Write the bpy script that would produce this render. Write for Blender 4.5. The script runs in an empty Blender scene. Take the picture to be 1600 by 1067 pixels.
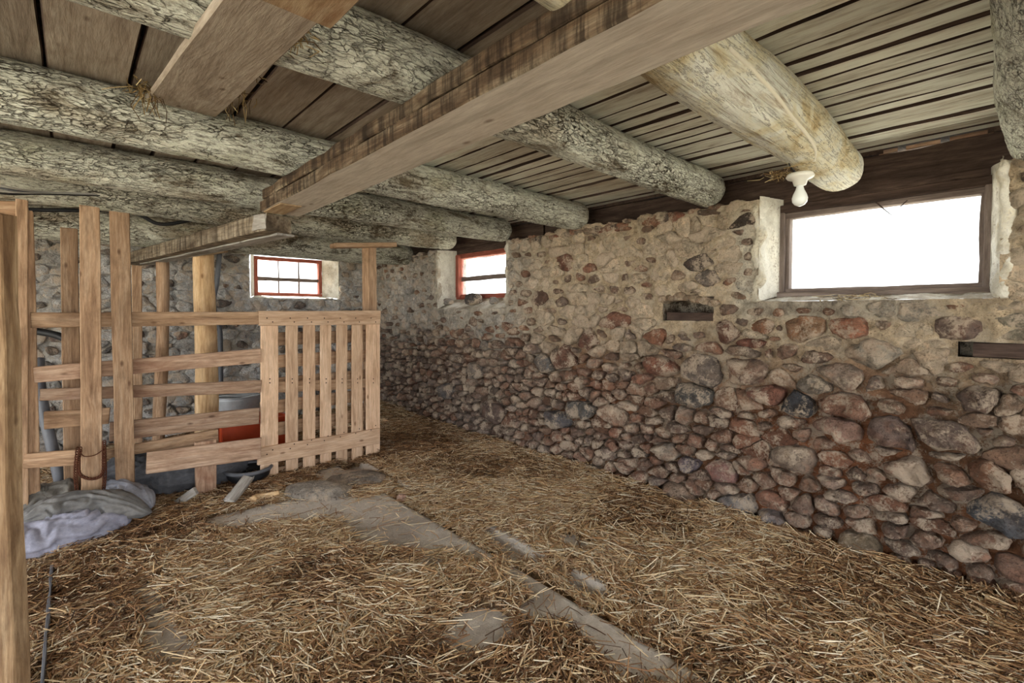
import bpy, bmesh, math, random
import numpy as np
from mathutils import Vector, Matrix

# ------------------------------------------------------------------ camera, sky, exposure
scene = bpy.context.scene
COL = scene.collection
H = 1.30                      # eye height
YAW, PITCH, F, PPX, PPY = math.radians(43.2), math.radians(1.5), 735.0, 800.0, 506.0
cam_d = bpy.data.cameras.new('camera'); cam = bpy.data.objects.new('camera', cam_d); COL.objects.link(cam)
cam.location = (0, 0, H); cam.rotation_euler = (math.pi/2 - PITCH, 0, -YAW)
cam_d.sensor_width = 36.0; cam_d.lens = 36.0*F/1600.0; cam_d.shift_y = (PPY-533.5)/1600.0
cam_d.clip_start = 0.02
scene.camera = cam
scene.view_settings.view_transform = 'Standard'; scene.view_settings.look = 'None'
scene.view_settings.gamma = 1.0; scene.view_settings.use_curve_mapping = False
scene.view_settings.exposure = 2.1
scene.cycles.use_denoising = True
scene.cycles.max_bounces = 8; scene.cycles.diffuse_bounces = 5; scene.cycles.transparent_max_bounces = 8
world = bpy.data.worlds.new('sky'); scene.world = world; world.use_nodes = True
bg = world.node_tree.nodes['Background']; bg.inputs[0].default_value = (0.92, 0.96, 1.0, 1); bg.inputs[1].default_value = 1.5
sun_d = bpy.data.lights.new('bounce_sun', 'SUN'); sun_d.energy = 6.5; sun_d.angle = math.radians(3); sun_d.color = (1, .97, .92)
bounce_sun = bpy.data.objects.new('bounce_sun', sun_d); COL.objects.link(bounce_sun); bounce_sun.rotation_euler = (math.radians(-32), 0, math.radians(8))   # added sun, high beyond the far wall, lighting the yard for ceiling bounce
def portal(name, loc, rot, sx, sy):
    l = bpy.data.lights.new(name, 'AREA'); l.shape = 'RECTANGLE'; l.size = sx; l.size_y = sy
    l.cycles.is_portal = True
    o = bpy.data.objects.new(name, l); COL.objects.link(o); o.location = loc; o.rotation_euler = rot
    return o
portal('near_opening_portal', (0.0, -3.0, 1.05), (math.pi/2, 0, 0), 5.0, 2.1)          # faces +Y, at the opening added in the unseen near side
portal('side_portal', (-3.5, 1.95, 1.05), (math.pi/2, 0, -math.pi/2), 6.7, 2.1)     # faces +X
portal('window_portal', (3.34, 0.53, 1.68), (math.pi/2, 0, math.pi/2), 0.86, 0.5)  # faces -X
portal('window_portal', (3.34, 3.9, 1.68), (math.pi/2, 0, math.pi/2), 0.95, 0.5)
portal('window_portal', (1.97, 6.2, 1.72), (math.pi/2, 0, math.pi), 0.75, 0.5)     # faces -Y

R = random.Random(7)
NR = np.random.default_rng(11)
ROT = cam.rotation_euler.to_matrix()
def W(px, py, X=None, Y=None, Z=None, D=None):
    """the point of the place that the photograph shows at (px,py), on the plane X=, Y= or Z="""
    v = ROT @ Vector(((px-PPX)/F, -(py-PPY)/F, -1.0))
    if X is not None: t = X/v.x
    elif Y is not None: t = Y/v.y
    elif Z is not None: t = (Z-H)/v.z
    else: t = D
    return Vector((v.x*t, v.y*t, H+v.z*t))
def pix(p):
    q = ROT.transposed() @ (Vector(p)-Vector((0,0,H)))
    d = -q.z
    return (PPX+F*q.x/d, PPY-F*q.y/d, d) if d > 0.05 else (-9999, -9999, 0.05)

# ------------------------------------------------------------------ noise
def _hash(ix, iy, iz, s):
    h = (ix.astype(np.int64)*374761393 + iy.astype(np.int64)*668265263 + iz.astype(np.int64)*2147483647 + s*144269) & 0xffffffff
    h = ((h ^ (h >> 13))*1274126177) & 0xffffffff
    h = ((h ^ (h >> 16))*2246822519) & 0xffffffff
    return ((h ^ (h >> 15)) & 0xffff)/65535.0
def vnoise(p, s=0):
    p = np.asarray(p, float); i = np.floor(p); f = p-i; f = f*f*f*(f*(f*6-15)+10)
    ix, iy, iz = i[:,0], i[:,1], i[:,2]; r = 0
    for a in (0, 1):
        wx = f[:,0] if a else 1-f[:,0]
        for b in (0, 1):
            wy = f[:,1] if b else 1-f[:,1]
            for c in (0, 1):
                wz = f[:,2] if c else 1-f[:,2]
                r = r + wx*wy*wz*_hash(ix+a, iy+b, iz+c, s)
    return r
def fbm(p, o=4, s=0, g=0.5):
    p = np.asarray(p, float); a = 1.0; t = 0; n = 0
    for k in range(o):
        t = t + a*vnoise(p, s+k*17); n += a; a *= g; p = p*2.03+11.3
    return t/n
def sstep(a, b, x):
    t = np.clip((x-a)/(b-a), 0, 1); return t*t*(3-2*t)
def srgb(r, g, b):
    f = lambda c: (c/255/12.92) if c <= 10 else ((c/255+0.055)/1.055)**2.4
    return (f(r), f(g), f(b))

# ------------------------------------------------------------------ object helpers
def tag(o, label=None, cat=None, group=None, kind=None):
    if label: o['label'] = label
    if cat: o['category'] = cat
    if group: o['group'] = group
    if kind: o['kind'] = kind
    return o
def thing(name, loc, label, cat, group=None):
    o = bpy.data.objects.new(name, None); COL.objects.link(o); o.location = loc; o.empty_display_size = .1
    return tag(o, label, cat, group)
def mesh(name, verts, faces, mat, parent=None, smooth=True, col=None, M=None, center=True, attrs=None):
    """links one mesh object. verts are world coordinates unless a matrix M (local -> world) is given."""
    v = np.asarray(verts, float).reshape(-1, 3)
    if M is None:
        c = v.mean(0) if center else np.zeros(3)
        v = v-c; M = Matrix.Translation(Vector(c))
    me = bpy.data.meshes.new(name)
    if isinstance(faces, np.ndarray):
        k = faces.shape[1]; n = len(faces)
        me.vertices.add(len(v)); me.vertices.foreach_set('co', v.astype(np.float32).ravel())
        me.loops.add(n*k); me.loops.foreach_set('vertex_index', faces.astype(np.int32).ravel())
        me.polygons.add(n); me.polygons.foreach_set('loop_start', np.arange(0, n*k, k, dtype=np.int32))
        me.update(calc_edges=True); me.validate()
    else:
        me.from_pydata(v.tolist(), [], faces); me.update()
    if smooth: me.polygons.foreach_set('use_smooth', np.ones(len(me.polygons), bool))
    if col is not None:
        a = me.attributes.new('Col', 'FLOAT_COLOR', 'POINT')
        cc = np.ones((len(v), 4), np.float32); cc[:, :3] = np.asarray(col, float).reshape(-1, 3) if np.ndim(col) > 1 else np.tile(col, (len(v), 1))
        a.data.foreach_set('color', cc.ravel())
    if mat: me.materials.append(mat)
    o = bpy.data.objects.new(name, me); COL.objects.link(o)
    if parent is not None:
        o.parent = parent
        pm = Matrix.Translation(parent.location)
        if parent.parent is not None: pm = Matrix.Translation(parent.parent.location) @ pm
        o.matrix_basis = pm.inverted() @ M
    else: o.matrix_basis = M
    return o

def board(name, mat, a, b, side, w, t, parent=None, w1=None, rough=0.0022, seg=0.14, bow=0.0, chip=0.0, edge=0.004, side_mat=None):
    """a sawn board from a to b; side = direction of its width; slightly uneven, edges eased. Local X runs along the grain."""
    a, b = Vector(a), Vector(b); L = (b-a).length; x = (b-a)/L
    s = Vector(side); s = (s-x*s.dot(x)).normalized(); n = x.cross(s)
    w1 = w if w1 is None else w1
    ns = max(2, int(L/seg)+1); e = min(edge, t*0.3, w*0.2)
    vs = []
    ph = R.random()*6
    for i in range(ns+1):
        u = i/ns; ww = w+(w1-w)*u
        hw, ht = ww/2+R.uniform(-1, 1)*rough, t/2
        off = bow*math.sin(math.pi*u) + R.uniform(-1, 1)*rough
        xx = (u-.5)*L + (R.uniform(-1, 1)*chip if i in (0, ns) else 0)
        for (yy, zz) in ((-hw+e, -ht), (hw-e, -ht), (hw, -ht+e), (hw, ht-e), (hw-e, ht), (-hw+e, ht), (-hw, ht-e), (-hw, -ht+e)):
            ex = (R.uniform(-1, 1)*chip if i in (0, ns) else 0)
            vs.append((xx+ex, yy+off, zz+R.uniform(-1, 1)*rough*.4))
    fs = []
    for i in range(ns):
        for k in range(8):
            p, q = i*8+k, i*8+(k+1) % 8
            fs.append((p, q, q+8, p+8))
    fs = [tuple(reversed(f)) for f in fs]
    fs.append(tuple(range(8))); fs.append(tuple(reversed(range(ns*8, ns*8+8))))
    fs = [tuple(reversed(f)) for f in fs]
    c = (a+b)/2
    M = Matrix(((x.x, s.x, n.x, c.x), (x.y, s.y, n.y, c.y), (x.z, s.z, n.z, c.z), (0, 0, 0, 1)))
    o = mesh(name, vs, fs, mat, parent, smooth=False, M=M)
    if side_mat:
        o.data.materials.append(side_mat)
        for p in o.data.polygons:
            if abs(p.normal.y) > .3: p.material_index = 1
    return o

def spline(pts, n):
    P = [Vector(p) for p in pts]; P = [P[0]*2-P[1]]+P+[P[-1]*2-P[-2]]; out = []
    m = len(P)-3
    for i in range(n+1):
        t = i/n*m; k = min(int(t), m-1); u = t-k
        p0, p1, p2, p3 = P[k:k+4]
        out.append(0.5*((2*p1)+(p2-p0)*u+(2*p0-5*p1+4*p2-p3)*u*u+(3*p1-p0-3*p2+p3)*u**3))
    return out
def tube(name, mat, pts, r, parent=None, n=24, k=10, r1=None, cap=True, wob=0.0, smooth=True):
    P = spline(pts, n); vs = []; fs = []
    up = Vector((0.13, 0.21, 1)).normalized()
    for i, p in enumerate(P):
        d = (P[min(i+1, n)]-P[max(i-1, 0)]).normalized()
        if abs(d.dot(up)) > .95: up = Vector((1, .2, .1)).normalized()
        s = d.cross(up).normalized(); t = s.cross(d); up = t
        rr = r+((r1-r)*i/n if r1 is not None else 0)
        for j in range(k):
            a = 2*math.pi*j/k; q = rr*(1+wob*R.uniform(-1, 1))
            vs.append(p+s*math.cos(a)*q+t*math.sin(a)*q)
    for i in range(n):
        for j in range(k):
            a, b = i*k+j, i*k+(j+1) % k; fs.append((a, a+k, b+k, b))
    if cap: fs.append(tuple(range(k))); fs.append(tuple(reversed(range(n*k, n*k+k))))
    return mesh(name, vs, fs, mat, parent, smooth)
def lathe(name, mat, prof, loc, parent=None, k=28, sx=1, sy=1, tilt=None):
    vs = []; fs = []
    for (r, z) in prof:
        for j in range(k):
            a = 2*math.pi*j/k; vs.append((r*math.cos(a)*sx, r*math.sin(a)*sy, z))
    for i in range(len(prof)-1):
        for j in range(k):
            a, b = i*k+j, i*k+(j+1) % k; fs.append((a, b, b+k, a+k))
    fs.append(tuple(reversed(range(k)))); fs.append(tuple(range((len(prof)-1)*k, len(prof)*k)))
    M = Matrix.Translation(Vector(loc))
    if tilt: M = M @ tilt
    return mesh(name, vs, fs, mat, parent, True, M=M)

# ------------------------------------------------------------------ materials
class NT:
    def __init__(s, name):
        s.m = bpy.data.materials.new(name); s.m.use_nodes = True; s.t = s.m.node_tree
        s.b = s.t.nodes['Principled BSDF']
    def n(s, typ, **kw):
        o = s.t.nodes.new(typ)
        for k, v in kw.items(): setattr(o, k, v)
        return o
    def l(s, a, b): s.t.links.new(a, b)
    def coords(s, kind='Object', scale=(1, 1, 1), rnd=True):
        c = s.n('ShaderNodeTexCoord'); m = s.n('ShaderNodeMapping'); m.inputs['Scale'].default_value = scale
        s.l(c.outputs[kind], m.inputs[0])
        if rnd:
            oi = s.n('ShaderNodeObjectInfo'); mu = s.n('ShaderNodeMath', operation='MULTIPLY'); mu.inputs[1].default_value = 57.0
            s.l(oi.outputs['Random'], mu.inputs[0]); s.l(mu.outputs[0], m.inputs['Location'])
        return m.outputs[0]
    def noise(s, vec, sc, det=6, rough=.6, dist=0.0):
        o = s.n('ShaderNodeTexNoise'); o.inputs['Scale'].default_value = sc; o.inputs['Detail'].default_value = det
        o.inputs['Roughness'].default_value = rough; o.inputs['Distortion'].default_value = dist
        s.l(vec, o.inputs['Vector']); return o.outputs[0]
    def ramp(s, fac, stops, interp='LINEAR'):
        r = s.n('ShaderNodeValToRGB'); r.color_ramp.interpolation = interp
        e = r.color_ramp.elements
        while len(e) > 1: e.remove(e[0])
        e[0].position = stops[0][0]; e[0].color = (*stops[0][1], 1)
        for p, c in stops[1:]:
            q = e.new(p); q.color = (*c, 1)
        s.l(fac, r.inputs[0]); return r.outputs[0]
    def val(s, fac, a, b, x0=0.0, x1=1.0):
        m = s.n('ShaderNodeMapRange'); m.inputs[1].default_value = a; m.inputs[2].default_value = b
        m.inputs[3].default_value = x0; m.inputs[4].default_value = x1; s.l(fac, m.inputs[0]); return m.outputs[0]
    def mix(s, fac, a, b, mode='MIX'):
        m = s.n('ShaderNodeMix', data_type='RGBA', blend_type=mode)
        if isinstance(fac, (int, float)): m.inputs[0].default_value = fac
        else: s.l(fac, m.inputs[0])
        for v, i in ((a, 6), (b, 7)):
            if isinstance(v, tuple): m.inputs[i].default_value = (*v, 1)
            else: s.l(v, m.inputs[i])
        return m.outputs[2]
    def math(s, op, a, b=0.0):
        m = s.n('ShaderNodeMath', operation=op)
        for v, i in ((a, 0), (b, 1)):
            if isinstance(v, (int, float)): m.inputs[i].default_value = v
            else: s.l(v, m.inputs[i])
        return m.outputs[0]
    def bump(s, h, strength=.5, dist=.01):
        b = s.n('ShaderNodeBump'); b.inputs['Strength'].default_value = strength; b.inputs['Distance'].default_value = dist
        s.l(h, b.inputs['Height']); s.l(b.outputs[0], s.b.inputs['Normal'])
    def done(s, col=None, rough=.85, spec=.2, metal=0.0):
        if isinstance(col, tuple): s.b.inputs['Base Color'].default_value = (*col, 1)
        elif col is not None: s.l(col, s.b.inputs['Base Color'])
        if isinstance(rough, (int, float)): s.b.inputs['Roughness'].default_value = rough
        else: s.l(rough, s.b.inputs['Roughness'])
        s.b.inputs['Specular IOR Level'].default_value = spec; s.b.inputs['Metallic'].default_value = metal
        return s.m

def wood(name, dark, mid, light, stain=(.06, .04, .025), stain_amt=.5, grain=14, vary=.35, white=None, white_amt=0.0, bump=.5, drips=False, sat=.95):
    t = NT(name)
    v = t.coords('Object', (1.0, grain, grain))
    v2 = t.coords('Object', (1.0, 2.2, 2.2))
    g = t.noise(v, 2.2, 8, .68, .6)
    c = t.ramp(g, [(.30, dark), (.48, mid), (.70, light)])
    fine = t.noise(v, 9, 4, .7)
    c = t.mix(t.val(fine, .35, .62, .55, 0), c, dark)
    blot = t.noise(v2, 3.0, 6, .65, .4)
    c = t.mix(t.val(blot, .50, .72, 0, stain_amt), c, stain)
    # knots
    vo = t.n('ShaderNodeTexVoronoi'); vo.inputs['Scale'].default_value = 4.5; t.l(v2, vo.inputs['Vector'])
    c = t.mix(t.val(vo.outputs['Distance'], .05, .12, .75, 0), c, (dark[0]*.5, dark[1]*.4, dark[2]*.35))
    if drips:
        dn = t.noise(t.coords('Object', (30, 3, 3)), 1.0, 6, .7)
        c = t.mix(t.val(dn, .46, .6, 0, .8), c, (dark[0]*.5, dark[1]*.5, dark[2]*.5))
    if white is not None:
        wn = t.noise(v, 3.2, 8, .75, .3)
        wl = t.math('ADD', t.math('MULTIPLY', wn, .7), t.math('MULTIPLY', t.noise(v2, 2.0, 4), .5))
        c = t.mix(t.val(wl, .48, .66, 0, white_amt), c, white)
    oi = t.n('ShaderNodeObjectInfo')
    hv = t.n('ShaderNodeHueSaturation'); hv.inputs['Saturation'].default_value = sat; t.l(t.val(oi.outputs['Random'], 0, 1, 1-vary, 1+vary), hv.inputs['Value'])
    t.l(c, hv.inputs['Color'])
    t.bump(t.math('ADD', g, t.math('MULTIPLY', fine, .5)), bump, .006)
    return t.done(hv.outputs[0], .85, .15)

M_pallet = wood('fresh_pallet_wood', srgb(170, 134, 104), srgb(216, 182, 150), srgb(230, 202, 174), srgb(120, 88, 62), .35, 11, .16)
M_fence = wood('weathered_fence_wood', srgb(128, 98, 74), srgb(188, 152, 118), srgb(212, 182, 150), srgb(82, 58, 40), .6, 11, .2)
M_rail = wood('stained_rail_wood', srgb(118, 92, 74), srgb(180, 148, 122), srgb(206, 180, 156), srgb(112, 66, 44), .65, 11, .2)
M_pole = wood('peeled_pole_wood', srgb(168, 126, 82), srgb(216, 182, 136), srgb(232, 206, 166), srgb(128, 80, 46), .5, 8, .12)
M_oldpost = wood('old_grey_post_wood', srgb(96, 70, 48), srgb(150, 120, 86), srgb(196, 168, 130), srgb(70, 48, 34), .6, 10, .1)
M_beam = wood('dusty_beam_wood', srgb(160, 148, 134), srgb(196, 186, 172), srgb(212, 204, 190), srgb(136, 104, 76), .3, 9, .06, bump=.3)
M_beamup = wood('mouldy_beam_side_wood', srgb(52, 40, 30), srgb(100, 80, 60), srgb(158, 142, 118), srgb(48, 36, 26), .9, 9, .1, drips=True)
M_ceil = wood('old_ceiling_board_wood', srgb(120, 106, 92), srgb(160, 146, 130), srgb(180, 168, 152), srgb(84, 68, 54), .5, 10, .16)
M_ceilw = wood('whitewashed_window_lit_board_wood', srgb(122, 102, 80), srgb(212, 204, 184), srgb(238, 236, 222), srgb(132, 98, 66), .45, 10, .12, white=srgb(238, 240, 226), white_amt=.9)  # whitewash, its white pushed further to carry some of the window's light
M_dark = wood('smoke_dark_wood', srgb(44, 34, 30), srgb(78, 62, 54), srgb(104, 86, 76), srgb(34, 26, 24), .6, 9, .12)
M_frame = wood('grey_window_frame_wood', srgb(84, 72, 66), srgb(122, 108, 100), srgb(146, 132, 124), srgb(70, 58, 52), .4, 9, .1)
M_red = wood('red_painted_frame', srgb(112, 56, 44), srgb(158, 84, 66), srgb(184, 118, 98), srgb(96, 52, 40), .5, 8, .1)
M_grey = wood('driftgrey_wood', srgb(120, 112, 104), srgb(164, 158, 150), srgb(190, 186, 180), srgb(90, 78, 66), .5, 9, .1)
M_rust = wood('rust_stained_board', srgb(128, 100, 72), srgb(172, 146, 112), srgb(200, 180, 150), srgb(118, 66, 30), .9, 7, .08)

def bark(name, pale, brown, dark, sc=1.0, amt=.6, moss=srgb(164, 164, 118)):
    t = NT(name)
    v = t.coords('Object', (.42*sc, 1.1*sc, 1.1*sc))
    wob = t.n('ShaderNodeTexNoise'); wob.inputs['Scale'].default_value = 9; wob.inputs['Detail'].default_value = 5; t.l(v, wob.inputs['Vector'])
    add = t.n('ShaderNodeVectorMath', operation='MULTIPLY_ADD'); t.l(wob.outputs['Color'], add.inputs[0])
    add.inputs[1].default_value = (.10, .10, .10)
    wob2 = t.n('ShaderNodeTexNoise'); wob2.inputs['Scale'].default_value = 55; wob2.inputs['Detail'].default_value = 4; t.l(v, wob2.inputs['Vector'])
    add2 = t.n('ShaderNodeVectorMath', operation='MULTIPLY_ADD'); t.l(wob2.outputs['Color'], add2.inputs[0]); add2.inputs[1].default_value = (.022, .022, .022); t.l(v, add2.inputs[2])
    t.l(add2.outputs[0], add.inputs[2])
    vo = t.n('ShaderNodeTexVoronoi', feature='DISTANCE_TO_EDGE'); vo.inputs['Scale'].default_value = 62; t.l(add.outputs[0], vo.inputs['Vector'])
    vo2 = t.n('ShaderNodeTexVoronoi', feature='DISTANCE_TO_EDGE'); vo2.inputs['Scale'].default_value = 33; t.l(add.outputs[0], vo2.inputs['Vector'])
    big = t.noise(v, 3.2, 6, .62)
    thr = t.val(big, .38, .70, -.03, .13)
    f1 = t.math('SUBTRACT', vo.outputs['Distance'], t.math('MULTIPLY', thr, 1.0))
    crack = t.math('MULTIPLY', t.val(f1, -.05, .05, 1, 0), t.val(t.noise(v, 42, 4, .7), .38, .58, .15, 1))
    crack2 = t.math('MULTIPLY', t.val(vo2.outputs['Distance'], .0, .06, .85, 0), t.val(t.noise(v, 11, 5, .65), .42, .6, 0, 1))
    ck = t.math('MAXIMUM', crack, crack2)
    fine = t.noise(v, 60, 5, .7)
    plate = t.mix(t.val(fine, .35, .7, 0, .7), pale, (pale[0]*.6, pale[1]*.58, pale[2]*.52))
    plate = t.mix(t.val(t.noise(v, 6, 5, .6), .55, .7, 0, .4), plate, moss)
    peel = t.noise(v, 2.0, 7, .65)
    plate = t.mix(t.val(peel, .54, .62, 0, amt), plate, brown)
    dirt = t.noise(t.coords('Object', (.5, 1, 1)), 7.0, 8, .75, .5)
    plate = t.mix(t.val(dirt, .53, .63, 0, .85), plate, (brown[0]*.35, brown[1]*.32, brown[2]*.28))
    c = t.mix(ck, plate, dark)
    grain = t.noise(t.coords('Object', (.2, 1, 1)), 75, 7, .8)
    c = t.mix(t.val(grain, .50, .64, 0, .8), c, dark)
    h = t.math('SUBTRACT', t.math('MULTIPLY', fine, .5), t.math('MULTIPLY', ck, .9))
    t.bump(h, 1.0, .02)
    return t.done(c, .9, .1)
M_bark = bark('whitewashed_bark', srgb(242, 245, 234), srgb(172, 154, 128), srgb(66, 54, 40), 1.0, .5)
M_barkd = bark('dusty_bark', srgb(230, 230, 216), srgb(150, 128, 102), srgb(58, 46, 34), 1.0, .65)
def peeled_log():
    t = NT('peeled_limewashed_log')
    v = t.coords('Object', (.07, 1, 1), False); iso = t.coords('Object', (.6, 1, 1), False)
    a = t.noise(iso, 5.5, 8, .68, .6); g = t.noise(v, 26, 8, .72, .8); f = t.noise(iso, 60, 5, .7)
    c = t.ramp(a, [(.30, srgb(160, 132, 92)), (.40, srgb(208, 190, 148)), (.48, srgb(230, 222, 192)), (.60, srgb(240, 240, 228))])
    c = t.mix(t.val(g, .54, .66, 0, .75), c, srgb(126, 98, 62))
    c = t.mix(t.val(t.math('ABSOLUTE', t.math('SUBTRACT', g, .47)), .0, .018, .85, 0), c, srgb(60, 44, 30))
    c = t.mix(t.val(f, .58, .74, 0, .6), c, srgb(92, 74, 48))
    t.bump(t.math('ADD', t.math('MULTIPLY', g, .9), t.math('MULTIPLY', f, .3)), .9, .02)
    return t.done(c, .85, .12)
M_barkp = peeled_log()

def tinted(name, sc, contrast, bump, dist, rough=.88, spec=.15, lime=None, lime_amt=0.0, det=9, dark=None, sat=1.0):
    """colour comes from the point attribute Col (each stone or straw its own), broken up by noise"""
    t = NT(name)
    a = t.n('ShaderNodeAttribute', attribute_name='Col')
    v = t.coords('Object', (1, 1, 1), True)
    n1 = t.noise(v, sc, det, .68, .3); n2 = t.noise(v, sc*4.3, 6, .7); n3 = t.noise(v, sc*.4, 4, .6)
    lo, hi = 1-contrast, 1+contrast
    g = t.val(t.math('ADD', t.math('MULTIPLY', n1, .6), t.math('MULTIPLY', n2, .4)), .34, .66, lo, hi)
    hv = t.n('ShaderNodeHueSaturation'); t.l(g, hv.inputs['Value']); hv.inputs['Saturation'].default_value = sat; t.l(a.outputs['Color'], hv.inputs['Color'])
    c = hv.outputs[0]
    if dark is not None: c = t.mix(t.val(n2, .50, .64, 0, .8), c, dark)
    if lime is not None: c = t.mix(t.val(t.math('ADD', n3, t.math('MULTIPLY', n2, .6)), .78, .90, 0, lime_amt), c, lime)
    t.bump(t.math('ADD', n1, t.math('MULTIPLY', n2, .45)), bump, dist)
    return t.done(c, rough, spec)
M_stone = tinted('field_stone', 19, .62, 1.0, .04, .8, .25, srgb(204, 184, 162), .8, dark=srgb(50, 38, 30), sat=.88)
M_mortar = tinted('crumbly_lime_mortar', 24, .5, 1.0, .03, .95, .05, srgb(206, 194, 174), .5, dark=srgb(88, 66, 50))
M_lime = tinted('limewashed_jamb', 18, .22, .8, .015, .92, .08, srgb(226, 224, 214), .6, dark=srgb(120, 100, 80))
M_straw = tinted('dry_straw', 30, .2, .1, .002, .6, .3, det=3)
M_litter = tinted('trampled_chaff', 45, .5, 1.0, .02, .95, .05, srgb(176, 148, 108), .5, dark=srgb(52, 36, 24))
M_concrete = tinted('dusty_concrete', 24, .22, .5, .008, .92, .1, srgb(206, 198, 188), .3, dark=srgb(168, 156, 144))
M_cloth = tinted('grey_sackcloth', 9, .38, .5, .01, .65, .3)
def plain(name, c, rough=.6, spec=.3, metal=0., n=None, amt=.3):
    t = NT(name); v = t.coords('Object')
    k = t.noise(v, n or 22, 6, .65)
    col = t.mix(t.val(k, .35, .7, 0, amt), c, (c[0]*.45, c[1]*.42, c[2]*.4))
    t.bump(k, .15, .004)
    return t.done(col, rough, spec, metal)
M_black = plain('black_rubber', srgb(34, 34, 36), .5)
M_greypipe = plain('grey_plastic_pipe', srgb(104, 106, 112), .45)
M_palepipe = plain('pale_plastic_pipe', srgb(186, 184, 178), .5)
M_crate = plain('orange_red_plastic', srgb(190, 74, 38), .45)
M_zinc = plain('galvanised_steel', srgb(176, 180, 184), .5, .5, .25)
M_porc = plain('white_porcelain', srgb(226, 224, 214), .35, .5, 0, 30, .12)
M_bulbg = plain('frosted_bulb_glass', srgb(232, 236, 232), .18, .6, 0, 12, .05)
M_rustm = plain('rusty_iron', srgb(96, 56, 38), .85, .3, .3, 40, .6)
M_cablew = plain('dirty_white_cable', srgb(232, 226, 206), .7, .2, 0, 30, .12)
M_redp = plain('red_plastic_scrap', srgb(176, 34, 40), .4)
M_bounce_ground = plain('pale_bounce_ground', srgb(196, 190, 172), .95, .1, 0, 3, .3)
M_nail = plain('nail_iron', srgb(60, 44, 36), .7)
def glass_mat():
    m = bpy.data.materials.new('dusty_window_glass'); m.use_nodes = True; t = m.node_tree; t.nodes.clear()
    out = t.nodes.new('ShaderNodeOutputMaterial'); tr = t.nodes.new('ShaderNodeBsdfTransparent'); gl = t.nodes.new('ShaderNodeBsdfGlossy')
    df = t.nodes.new('ShaderNodeBsdfTranslucent'); df.inputs[0].default_value = (.9, .92, .92, 1)
    gl.inputs['Roughness'].default_value = .05; tr.inputs[0].default_value = (.97, .98, .97, 1)
    m1 = t.nodes.new('ShaderNodeMixShader'); m1.inputs[0].default_value = .05
    m2 = t.nodes.new('ShaderNodeMixShader')
    tc = t.nodes.new('ShaderNodeTexCoord'); nz = t.nodes.new('ShaderNodeTexNoise'); nz.inputs['Scale'].default_value = 4
    mr = t.nodes.new('ShaderNodeMapRange'); mr.inputs[1].default_value = .4; mr.inputs[2].default_value = .8; mr.inputs[3].default_value = .04; mr.inputs[4].default_value = .25
    t.links.new(tc.outputs['Object'], nz.inputs['Vector']); t.links.new(nz.outputs[0], mr.inputs[0]); t.links.new(mr.outputs[0], m2.inputs[0])
    t.links.new(tr.outputs[0], m1.inputs[1]); t.links.new(gl.outputs[0], m1.inputs[2])
    t.links.new(m1.outputs[0], m2.inputs[1]); t.links.new(df.outputs[0], m2.inputs[2]); t.links.new(m2.outputs[0], out.inputs[0])
    return m
M_glass = glass_mat()

# ------------------------------------------------------------------ dimensions of the byre
XW, YB, ZT, ZC = 3.03, 5.90, 1.97, 2.18        # right wall face, back wall face, wall top, underside of ceiling boards
XF, YF = 3.23, 6.10                            # planes of the window frames
XL, YN = -3.5, -3.0                            # left and near sides (out of view)
WIN1 = (0.045, 1.05, 1.36, 1.99)               # openings: u0, u1, z0, z1
WIN3 = (3.30, 4.44, 1.33, 1.99)
WIN2 = (1.49, 2.50, 1.46, 1.99)
n0, n1 = W(1037, 480, X=XW), W(1115, 480, X=XW)
NICHE = (min(n0.y, n1.y), max(n0.y, n1.y), W(1075, 501, X=XW).z, W(1075, 464, X=XW).z)

# ------------------------------------------------------------------ stone walls
def clip(poly, nx, ny, c):                     # keep nx*x+ny*y <= c
    out = []
    for i in range(len(poly)):
        p, q = poly[i], poly[(i+1) % len(poly)]
        dp, dq = nx*p[0]+ny*p[1]-c, nx*q[0]+ny*q[1]-c
        if dp <= 0: out.append(p)
        if dp*dq < 0:
            t = dp/(dp-dq); out.append((p[0]+(q[0]-p[0])*t, p[1]+(q[1]-p[1])*t))
    return out
def power_cells(seeds, wts, box, ax):
    S = np.array(seeds); S2 = S.copy(); S2[:, 0] /= ax; wts = np.array(wts); cells = []
    for i in range(len(S)):
        d = ((S2-S2[i])**2).sum(1)-wts; d[i] = 1e9
        nb = np.argsort(d)[:26]
        x, y = S2[i]
        poly = [(box[0]/ax, box[2]), (box[1]/ax, box[2]), (box[1]/ax, box[3]), (box[0]/ax, box[3])]
        for j in nb:
            nx, ny = 2*(S2[j, 0]-x), 2*(S2[j, 1]-y)
            c = (S2[j]**2).sum()-wts[j]-(x*x+y*y)+wts[i]
            poly = clip(poly, nx, ny, c)
            if len(poly) < 3: break
        cells.append([(p[0]*ax, p[1]) for p in poly] if len(poly) >= 3 else None)
    return cells
PAL_LOW = [srgb(132, 98, 82), srgb(148, 116, 98), srgb(112, 92, 84), srgb(160, 136, 120), srgb(126, 84, 66), srgb(104, 98, 96), srgb(150, 128, 112), srgb(138, 106, 86), srgb(90, 80, 76), srgb(140, 92, 72)]
PAL_UP = [srgb(134, 112, 92), srgb(112, 94, 80), srgb(150, 104, 76), srgb(120, 110, 102), srgb(98, 86, 78), srgb(152, 132, 112), srgb(136, 90, 68)]
PAL_GREY = [srgb(118, 112, 108), srgb(98, 92, 90), srgb(138, 130, 124), srgb(112, 98, 92), srgb(150, 142, 136), srgb(88, 84, 84)]

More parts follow.
